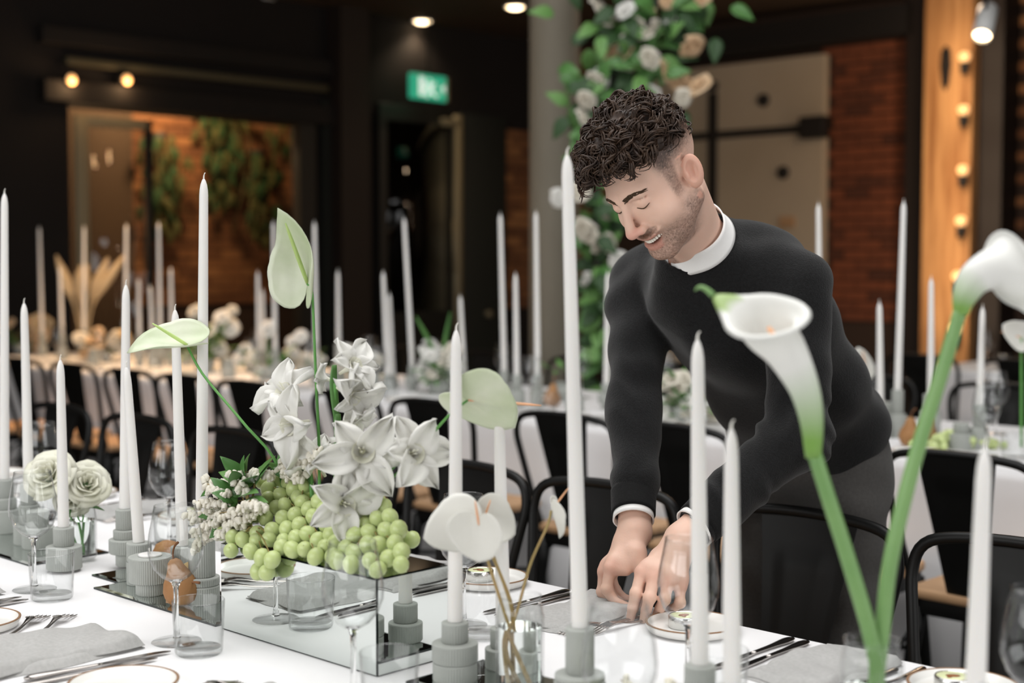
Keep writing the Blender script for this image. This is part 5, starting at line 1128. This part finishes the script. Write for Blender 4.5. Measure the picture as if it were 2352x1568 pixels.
# his right hand: thumb side to the camera, index and thumb pinching
RD = 2.52
def r_(x, y, d): return PD(x, y, RD + d)
Rh = hand(r_(1458, 1222, .04), REL * .55 + RWR * .45, [r_(1402, 1304, -.015), r_(1388, 1312, .010), r_(1392, 1318, .034), r_(1402, 1318, .055)],
    [[r_(1394, 1352, -.022), r_(1412, 1382, -.026), r_(1440, 1392, -.030)], [r_(1384, 1358, .006), r_(1406, 1388, .0), r_(1434, 1396, -.008)], [r_(1400, 1362, .034), r_(1424, 1384, .030), r_(1446, 1386, .024)], [r_(1414, 1354, .056), r_(1434, 1374, .054), r_(1452, 1376, .05)]],
    [r_(1462, 1270, -.002), r_(1478, 1318, -.022), r_(1480, 1358, -.032), r_(1468, 1390, -.038)])
LD = 2.44
def l_(x, y, d): return PD(x, y, LD + d)
Lh = hand(l_(1566, 1240, .025), LEL * .4 + LWR * .6, [l_(1474, 1314, -.012), l_(1502, 1326, -.026), l_(1534, 1338, -.028), l_(1562, 1346, -.018)],
    [[l_(1461, 1362, -.030), l_(1453, 1395, -.028), l_(1448, 1420, -.022)], [l_(1492, 1372, -.044), l_(1484, 1402, -.040), l_(1478, 1426, -.032)], [l_(1526, 1376, -.042), l_(1516, 1396, -.030), l_(1508, 1410, -.016)], [l_(1562, 1384, -.030), l_(1548, 1396, -.014), l_(1532, 1398, .002)]],
    [l_(1515, 1282, .030), l_(1478, 1330, .032), l_(1462, 1366, .018), l_(1456, 1398, .0)])
def body_arms(p):   # upper arms + torso core, all under the clothes
    d = rc(p, RSH, REL, .045, .038); d = smin(d, rc(p, REL, REL * .5 + RWR * .5, .038, .034), .02)
    d = smin(d, smin(rc(p, LSH, LEL, .045, .038), rc(p, LEL, LEL * .4 + LWR * .6, .038, .034), .02), .01)
    S = SPINE; d = smin(d, rc(p, RSH, LSH, .05, .05), .04)
    for i in range(3): d = smin(d, rc(p, S[i], S[i + 1], .095, .095), .05)
    for s in (0, 1): d = smin(d, smin(rc(p, HIP[s], KNEE[s], .065, .045), rc(p, KNEE[s], ANK[s], .045, .035), .02), .04)
    return d
SPINE = [PD(1852, 1000, 3.02), PD(1800, 880, 2.93), PD(1722, 735, 2.82), PD(1660, 640, 2.78)]
S0 = SPINE[0]
HIP = [S0 + np.array([-.10, .01, -.06]), S0 + np.array([.085, .01, -.06])]
KNEE = [np.array([S0[0] - .13, 2.60, .50]), np.array([S0[0] + .10, 2.585, .50])]
ANK = [np.array([S0[0] - .15, 2.66, .07]), np.array([S0[0] + .11, 2.65, .07])]
BV, BF = surfnet(body_arms, np.array([-2.02, 1.95, .03]), np.array([-1.28, 2.85, 1.45]), .012, 1)
n1 = len(HV); n2 = n1 + len(Rh[0]); n3 = n2 + len(Lh[0])
V_ = np.concatenate([HV, Rh[0], Lh[0], BV]); F_ = np.concatenate([HFc, Rh[1] + n1, Lh[1] + n2, BF + n3])
man = ob('person', npmesh('person', V_, F_, 'skin'))
tag(man, 'smiling man in a black sweater leaning over the table with both hands at a plate', 'person')
# skin colouring that belongs to the skin itself: stubble, lips, faded sides, flushed nose and knuckles
q = (V_ - HO) @ np.stack([HL, HF, HU]).T; ax_ = np.abs(q[:, 0]); n = len(V_)
base = np.array(lin('#dfbaa7')); col = np.tile(base, (n, 1))
def mixc(mask, c): 
    global col
    m = np.clip(mask, 0, 1)[:, None]; col = col * (1 - m) + np.array(lin(c)) * m
def sst(x, a, b): t = np.clip((x - a) / (b - a), 0, 1); return t * t * (3 - 2 * t)
hd = np.arange(n) < n1
nz = RNG.normal(0, .12, n)
beard = sst(-q[:, 2], .050, .078) * sst(q[:, 1], -.03, .02) * sst(.135 + q[:, 2], .0, .012); beard = np.maximum(beard, sst(-q[:, 2], .030, .06) * sst(ax_, .048, .062) * sst(q[:, 1], -.028, -.008) * sst(.05 - q[:, 1], 0, .03))
beard = np.maximum(beard, .9 * sst(q[:, 2], -.045, -.02) * sst(ax_, .056, .064) * sst(q[:, 1], .004, .014) * sst(.040 - q[:, 1], 0, .012))
mous = sst(.012 - np.abs(q[:, 2] + .060), 0, .006) * sst(.036 - ax_, 0, .008) * sst(q[:, 1], .06, .08); beard = np.maximum(beard, mous * .9)
mixc(hd * beard * (.66 + nz), '#5d473c')
smz = q[:, 2] - 7 * np.minimum(ax_, .034) ** 2
lips = hd * sst(.0095 - np.abs(smz + .0885), 0, .004) * sst(.027 - ax_, 0, .006) * sst(q[:, 1], .070, .082); lips = np.maximum(lips, hd * sst(.0052 - np.abs(smz + .0705), 0, .003) * sst(.029 - ax_, 0, .006) * sst(q[:, 1], .072, .084))
mixc(lips * .6, '#c48577')
mixc(hd * sst(.016 - np.abs(q[:, 2] + .042), 0, .012) * sst(q[:, 1], .096, .108) * .45, '#cf8478')
fade = hd * sst(q[:, 2], -.012, .045) * sst(ax_, .045, .058) * sst(.052 - q[:, 1], 0, .022); fade = np.maximum(fade, hd * sst(-q[:, 1], .055, .085) * sst(q[:, 2], -.06, .03))
ear_m = (ax_ > .0745) & (q[:, 1] > -.04) & (q[:, 1] < .012) & (q[:, 2] < .024)
mixc(fade * (~ear_m) * (.50 + .5 * sst(q[:, 2], .012, .052) + nz * .8), '#3c2e26'); mixc(hd * ear_m * .5, '#d79a84')
kn = np.array([r_(1402, 1304, -.015), r_(1388, 1312, .010), l_(1474, 1314, -.012), l_(1502, 1326, -.026), l_(1534, 1338, -.028), l_(1562, 1346, -.018)])
dk = np.min(np.linalg.norm(V_[:, None] - kn[None], axis=2), 1); mixc(sst(.028 - dk, 0, .02) * .35, '#d38f7c')
at = man.data.color_attributes.new('col', 'FLOAT_COLOR', 'POINT'); at.data.foreach_set('color', np.concatenate([col, np.ones((n, 1))], 1).astype(np.float32).ravel())
def on_head(g): return [hw_(v) for v in g[0]], g[1]
# eyebrows, lashes, teeth
def surf_y(x, z):
    ys = np.linspace(.03, .13, 201); P = np.stack([hw_((x, y, z)) for y in ys]).astype(np.float32); d = body_head(P); k = np.where(d < 0)[0]; return ys[k[-1]] if len(k) else .08
for s in (-1, 1):
    hs = []; r = random.Random(s + 3)
    for k in range(150):
        u = k / 149; x = .010 + .040 * u; z = .0150 + .009 * math.sin(PI * min(1, u * .95) * .75) - .004 * u; zz = z + r.uniform(-.0050, .0036) * (1 - .6 * u)
        a = np.array([s * x, surf_y(s * x, zz) + .0006, zz]); hs.append(tube([a, a + np.array([s * (.004 + r.uniform(-.001, .0015)), -.0008 - .004 * u, r.uniform(.0005, .0035) * (1 - 1.5 * u)])], [.0008, .0003], 4))
    ob('eyebrow', mesh('eyebrow', on_head(join(*hs)), 'brow'), man)
    ls = [(s * (.0200 + .0260 * u), surf_y(s * (.0200 + .0260 * u), -.0065 - .0045 * math.sin(PI * u)) + .0004, -.0065 - .0045 * math.sin(PI * u)) for u in np.linspace(0, 1, 12)]
    ob('eyelashes', mesh('eyelashes', on_head(tube(ls, [.0006, .0009, .0011, .0012, .0012, .0012, .0012, .0012, .0012, .0011, .0009, .0006], 6)), 'brow'), man)
def tooth_arc():
    g = []
    for k in range(12):
        u = (k - 5.5) / 5.5; x = .0245 * u; z = 8 * x * x - .0755; y = .0885 - .013 * u * u; hgt = .0042 if abs(u) < .3 else .0036
        g.append(('tooth', xf(box(-.0022, .0022, -.002, .0022, -hgt, .0024, .0009), (x, y, z), (0, 0, -u * .55))))
    return g
for nm, g in tooth_arc(): ob(nm, mesh(nm, on_head(g), 'tooth'), man)
ob('mouth_interior', mesh('mouth_interior', on_head(grid(lambda u, v: ((u - .5) * .05, .0735 - 20 * (u - .5) ** 2 * .0025, -.079 + 7 * ((u - .5) * .05) ** 2 + (v - .5) * .014), 9, 4)), 'mouth_dark'), man)
# ---- hair: curly mass on top
def cap(p):
    d = ell(p, (0, -.004, .075), (.082, .104, .070)); d = smax(d, -(p[:, 2] - (.052 + .30 * np.maximum(p[:, 1] - .02, 0) - .55 * np.maximum(-p[:, 1] - .02, 0))), .012); return d
def capw(p):
    q = (p - HO.astype(np.float32)) @ HM.T; wv = .004 * np.sin(q[:, 0] * 150 + 3 * np.sin(q[:, 1] * 70)) * np.sin(q[:, 1] * 130 + 2 * np.sin(q[:, 2] * 90)); return cap(q) + wv
CV, CFc = surfnet(capw, lo - .03, hi + .03, .004)
hair = ob('hair', npmesh('hair', CV, CFc, 'hair_dark'), man)
rh = random.Random(9); curls = []
for k in range(560):
    th = rh.uniform(0, 2 * PI); fz = rh.random(); el = math.asin(min(1, -.35 + 1.35 * fz)); dx = np.array([math.cos(el) * math.sin(th), math.cos(el) * math.cos(th), math.sin(el)])
    c = np.array([0, -.004, .072]); root = c + dx * np.array([.078, .100, .066])
    if root[2] < .064 + .28 * max(0, root[1] - .03) - .45 * max(0, -root[1] - .02): continue
    side = root[1] < -.07
    flow = np.array([rh.uniform(-.9, .9), .8, rh.uniform(-.3, .3)]) if not side else np.array([dx[0] * .5, -.35, -.7]) + np.array([rh.uniform(-.4, .4), 0, 0])
    flow = flow - dx * (flow @ dx) * .8; flow /= np.linalg.norm(flow); bi = np.cross(dx, flow)
    Lh_ = rh.uniform(.032, .055) * (.55 if side else 1.); tw = rh.uniform(.8, 1.5) * rh.choice([-1, 1]); ph = rh.uniform(0, 6); am = rh.uniform(.004, .009); lift = rh.uniform(.006, .020) * (.4 if side else 1)
    m_ = 11
    for st_ in range(4):
        of = np.array([rh.gauss(0, .0022) for _ in range(3)]); ph2 = ph + rh.uniform(-.25, .25); pts = []
        for i in range(m_):
            u = i / (m_ - 1); p = root + of * (1 + .6 * u) + flow * Lh_ * u + dx * (lift * math.sin(PI * min(1, u * .85))) - dx * .008 * u * u + am * u ** .6 * (dx * math.cos(tw * 2 * PI * u + ph2) + bi * math.sin(tw * 2 * PI * u + ph2)); pts.append(hw_(p))
        w0 = rh.uniform(.0010, .0020); curls.append(tube(pts, [w0 * (.8 + .4 * math.sin(PI * (i + .5) / m_)) * (1 - .6 * (i / (m_ - 1)) ** 3) for i in range(m_)], 5))
for k in range(190):   # fringe over the forehead
    x = rh.uniform(-.062, .062); root = np.array([x, .082 - 9 * x * x, .098 - 3 * x * x + rh.uniform(-.012, .012)]); pts = []; ph = rh.uniform(0, 6); tw = rh.uniform(.8, 1.6); dn = rh.uniform(.015, .034)
    for i in range(10):
        u = i / 9; pts.append(hw_(root + np.array([.004 * math.cos(tw * 6.28 * u + ph) * u, .020 * math.sin(PI * u * .75) + .003 * math.sin(tw * 6.28 * u + ph), -dn * u * u + .008 * math.sin(PI * u)])))
    w0 = rh.uniform(.0011, .0022); curls.append(tube(pts, [w0 * (1 - .7 * (i / 9) ** 2) for i in range(10)], 5))
ck = ob('curls', mesh('curls', join(*curls), 'hair_dark'), man); ck['kind'] = 'stuff'
# ---- sweater
def nrm(v): return v / np.linalg.norm(v)
XA = np.array([1., 0, 0])
def spine_ax(i):
    t = nrm(SPINE[min(i + 1, 3)] - SPINE[max(i - 1, 0)]); b = nrm(np.cross(t, XA)); return np.stack([np.cross(b, t), b, t])
def folds(p, a, b, amp, k, ph=0.):
    ba = b - a; L2 = ba @ ba; t = ((p - a) @ ba) / L2; w_ = np.exp(-((t - .9) / .35) ** 2); s = np.sin(p[:, 0] * 38 + p[:, 1] * 31 + p[:, 2] * 9 + ph)
    return amp * w_ * np.sin(t * k + 2.4 * s + ph) * (.55 + .45 * np.sin(p[:, 0] * 55 + ph + p[:, 2] * 25))
RCU, LCU = REL * .08 + RWR * .92, LEL * .10 + LWR * .90
RC0, LC0 = REL * .32 + RWR * .68, LEL * .30 + LWR * .70
def sweater(p):
    p = p.astype(np.float32)
    d = ell(p, SPINE[0] + np.array([.0, .0, .02]), (.185, .142, .115), spine_ax(0))
    d = smin(d, ell(p, SPINE[1], (.178, .138, .17), spine_ax(1)), .05)
    d = smin(d, ell(p, SPINE[2], (.188, .130, .17), spine_ax(2)), .06)
    d = smin(d, ell(p, SPINE[3] + np.array([0, .015, .0]), (.165, .105, .11), spine_ax(3)), .06)
    d = smin(d, rc(p, RSH + np.array([.055, .0, .012]), LSH + np.array([-.055, .0, .012]), .072, .072), .05)
    nd = nrm(hw_((0, -.03, -.06)) - NB); d = smin(d, rc(p, NB - nd * .10, NB - nd * .012, .115, .080), .035); d = smin(d, rc(p, NB - nd * .09 + np.array([0, -.03, -.03]), SPINE[2] + np.array([0, -.06, 0]), .09, .10), .06)
    ra = rc(p, RSH, REL, .064, .0495); ra = smin(ra, rc(p, REL, RC0, .050, .0435), .03); ra = smin(ra, rc(p, RC0, RCU, .0395, .0375), .006)
    la = rc(p, LSH, LEL, .066, .058); la = smin(la, rc(p, LEL, LC0, .058, .048), .03); la = smin(la, rc(p, LC0, LCU, .0425, .039), .006)
    ra = ra + folds(p, RSH, REL, .0024, 24) + folds(p, REL, RC0, .0020, 15, 2.); la = la + folds(p, LSH, LEL, .0046, 24, 1.) + folds(p, LEL, LC0, .0046, 22, .5)
    d = smin(d, ra, .022); d = smin(d, la, .022)
    wv = .0035 * np.sin(p @ np.array([18., 14., 30.], np.float32) + 1.5 * np.sin(p @ np.array([-25., 9., 12.], np.float32))) + .002 * np.sin(p @ np.array([-30., 35., 40.], np.float32) + 2)
    d = d + wv
    # neck opening and hem
    d = smax(d, -rc(p, NB + nd * .040, NB + nd * .25, .072, .085), .006); d = smax(d, -ell(p, NB + nd * .030 + np.array([-.012, -.050, -.004]), (.042, .042, .042)), .008)
    hem = nrm(SPINE[1] - SPINE[0]); d = smax(d, -((p - (SPINE[0] - hem * .035).astype(np.float32)) @ hem.astype(np.float32)), .008)
    # open cuffs
    for a, b in ((RC0, RCU), (LC0, LCU)): u = nrm(b - a); d = smax(d, -rc(p, b - u * .02, b + u * .10, .031, .031), .003); 
    return d
SV, SF = surfnet(sweater, np.array([-2.02, 1.90, .84]), np.array([-1.27, 2.86, 1.52]), .0058)
sw = ob('sweater', npmesh('sweater', SV, SF, 'sweater'), man); sw['label'] = 'black fine-knit crew neck sweater'
# ribbed cuffs
def ring_tube(a, b, r0, r1, n=72, rib=0., m=8, thick=.003):
    a = np.array(a); t = nrm(np.array(b) - a); L_ = np.linalg.norm(np.array(b) - a); u = nrm(np.cross(t, [0.3, .2, 1])); v = np.cross(t, u); V = []; F = []
    prof = [(r0, 0.)] + [(r0 + (r1 - r0) * k / m, L_ * k / m) for k in range(1, m + 1)] + [(r1 - thick, L_), (r0 - thick, 0.)]
    for r, z in prof:
        for k in range(n): an = 2 * PI * k / n; rr = r + rib * (k % 2); V.append(a + t * z + (u * math.cos(an) + v * math.sin(an)) * rr)
    K = len(prof)
    for i in range(K):
        for k in range(n): F.append((i * n + k, i * n + (k + 1) % n, ((i + 1) % K) * n + (k + 1) % n, ((i + 1) % K) * n + k))
    return V, F
for a, b, r0, r1 in ((RC0, RCU, .0415, .0395), (LC0, LCU, .0445, .041)):
    ob('ribbed_cuff', mesh('ribbed_cuff', ring_tube(a * .75 + b * .25, b + nrm(b - a) * .004, r0, r1, 120, .0009, 8, .004), 'sweater_rib'), man)
    u = nrm(b - a); ob('shirt_cuff', mesh('shirt_cuff', ring_tube(b - u * .012, b + u * .016, r1 - .0035, r1 - .0015, 60, 0, 4, .003), 'shirt'), man)
# crew neck band and white collar
nd = nrm(hw_((0, -.03, -.06)) - NB)
def collar_ring(cen, nrm_, front, r, zfun, rfun, h, n=96, thick=.0022, gap=.0, m=6):
    t = nrm(nrm_); fr = nrm(front - t * (front @ t)); sd = np.cross(t, fr); V = []; F = []
    ang = np.linspace(gap, 2 * PI - gap, n); K = 2 * (m + 1)
    for a in ang:
        dirv = fr * math.cos(a) + sd * math.sin(a)
        ring = []
        for k in range(m + 1): u = k / m; ring.append(cen + t * (zfun(a) + h(a) * u) + dirv * (r + rfun(a) + .012 * (1 - u) ** 1.5 * 1.))
        V += ring + [x - dirv * thick for x in ring[::-1]]
    for i in range(n - 1 if gap else n):
        i2 = (i + 1) % n
        for k in range(K): F.append((i * K + k, i * K + (k + 1) % K, i2 * K + (k + 1) % K, i2 * K + k))
    if gap: F.append(tuple(range(K))); F.append(tuple(range((n - 1) * K, n * K))[::-1])
    return V, F
FRN = np.array([-.12, -1., 0.])
vee = lambda a, w_: math.exp(-(min(a, 2 * PI - a) / w_) ** 2)
ob('collar', mesh('collar', collar_ring(NB + nd * .024, nd, FRN, .0640, lambda a: .004 * (1 - math.cos(a)) - .022 * vee(a, .5), lambda a: .003 * math.cos(a), lambda a: .040 - .012 * vee(a, .35), gap=.07, thick=.003), 'shirt'), man)
ob('neck_band', mesh('neck_band', collar_ring(NB - nd * .008, nd, FRN, .0725, lambda a: .003 * (1 - math.cos(a)) - .022 * vee(a, .6), lambda a: .003 * math.cos(a), lambda a: .022, thick=.005), 'sweater_rib'), man)
ob('undershirt', mesh('undershirt', collar_ring(NB - nd * .02, nd, FRN, .0545, lambda a: 0, lambda a: .002 * math.cos(a), lambda a: .026, thick=.003), 'tee'), man)
# ---- trousers and shoes
def trousers(p):
    p = p.astype(np.float32); d = ell(p, S0 + np.array([0, .015, -.02]), (.168, .138, .14))
    d = smin(d, ell(p, S0 + np.array([0, .06, -.07]), (.150, .09, .10)), .05)
    for s in (0, 1):
        L_ = smin(rc(p, HIP[s] + np.array([0, .005, -.03]), KNEE[s], .098, .072), rc(p, KNEE[s], ANK[s], .072, .058), .03)
        t = p[:, 2]; L_ = L_ + .004 * np.sin(t * 55 + p[:, 0] * 30 + s) * np.exp(-((t - .86) / .16) ** 2) + .003 * np.sin(t * 42 + p[:, 1] * 25)
        d = smin(d, L_, .03)
    hem = nrm(SPINE[1] - SPINE[0]); d = smax(d, (p - (SPINE[0] + hem * .05).astype(np.float32)) @ hem.astype(np.float32), .01); return smax(d, .045 - p[:, 2], .01)
TV, TF = surfnet(trousers, np.array([-1.98, 2.36, .03]), np.array([-1.26, 2.90, 1.14]), .0075)
ob('trousers', npmesh('trousers', TV, TF, 'trousers'), man)['label'] = 'charcoal grey wool trousers'
for s in (0, 1):
    a = ANK[s]
    def shoe(p, a=a): 
        d = ell(p, (a[0], a[1] - .09, .045), (.048, .12, .045)); d = smin(d, ell(p, (a[0], a[1] + .0, .055), (.042, .07, .06)), .03); d = smin(d, ell(p, (a[0], a[1] - .06, .015), (.05, .16, .018)), .01); return smax(d, .001 - p[:, 2], .004)
    v, f = surfnet(shoe, a - np.array([.07, .26, .08]), a + np.array([.07, .12, .08]), .008); ob('shoe', npmesh('shoe', v, f, 'shoe'), man)
# bracelet
u = nrm(LWR - LEL); ob('bracelet', mesh('bracelet', ring_tube(l_(1556, 1252, .02), l_(1556, 1252, .02) + u * .0012, .0262, .0262, 40, 0, 2, .0012), 'brow'), man)
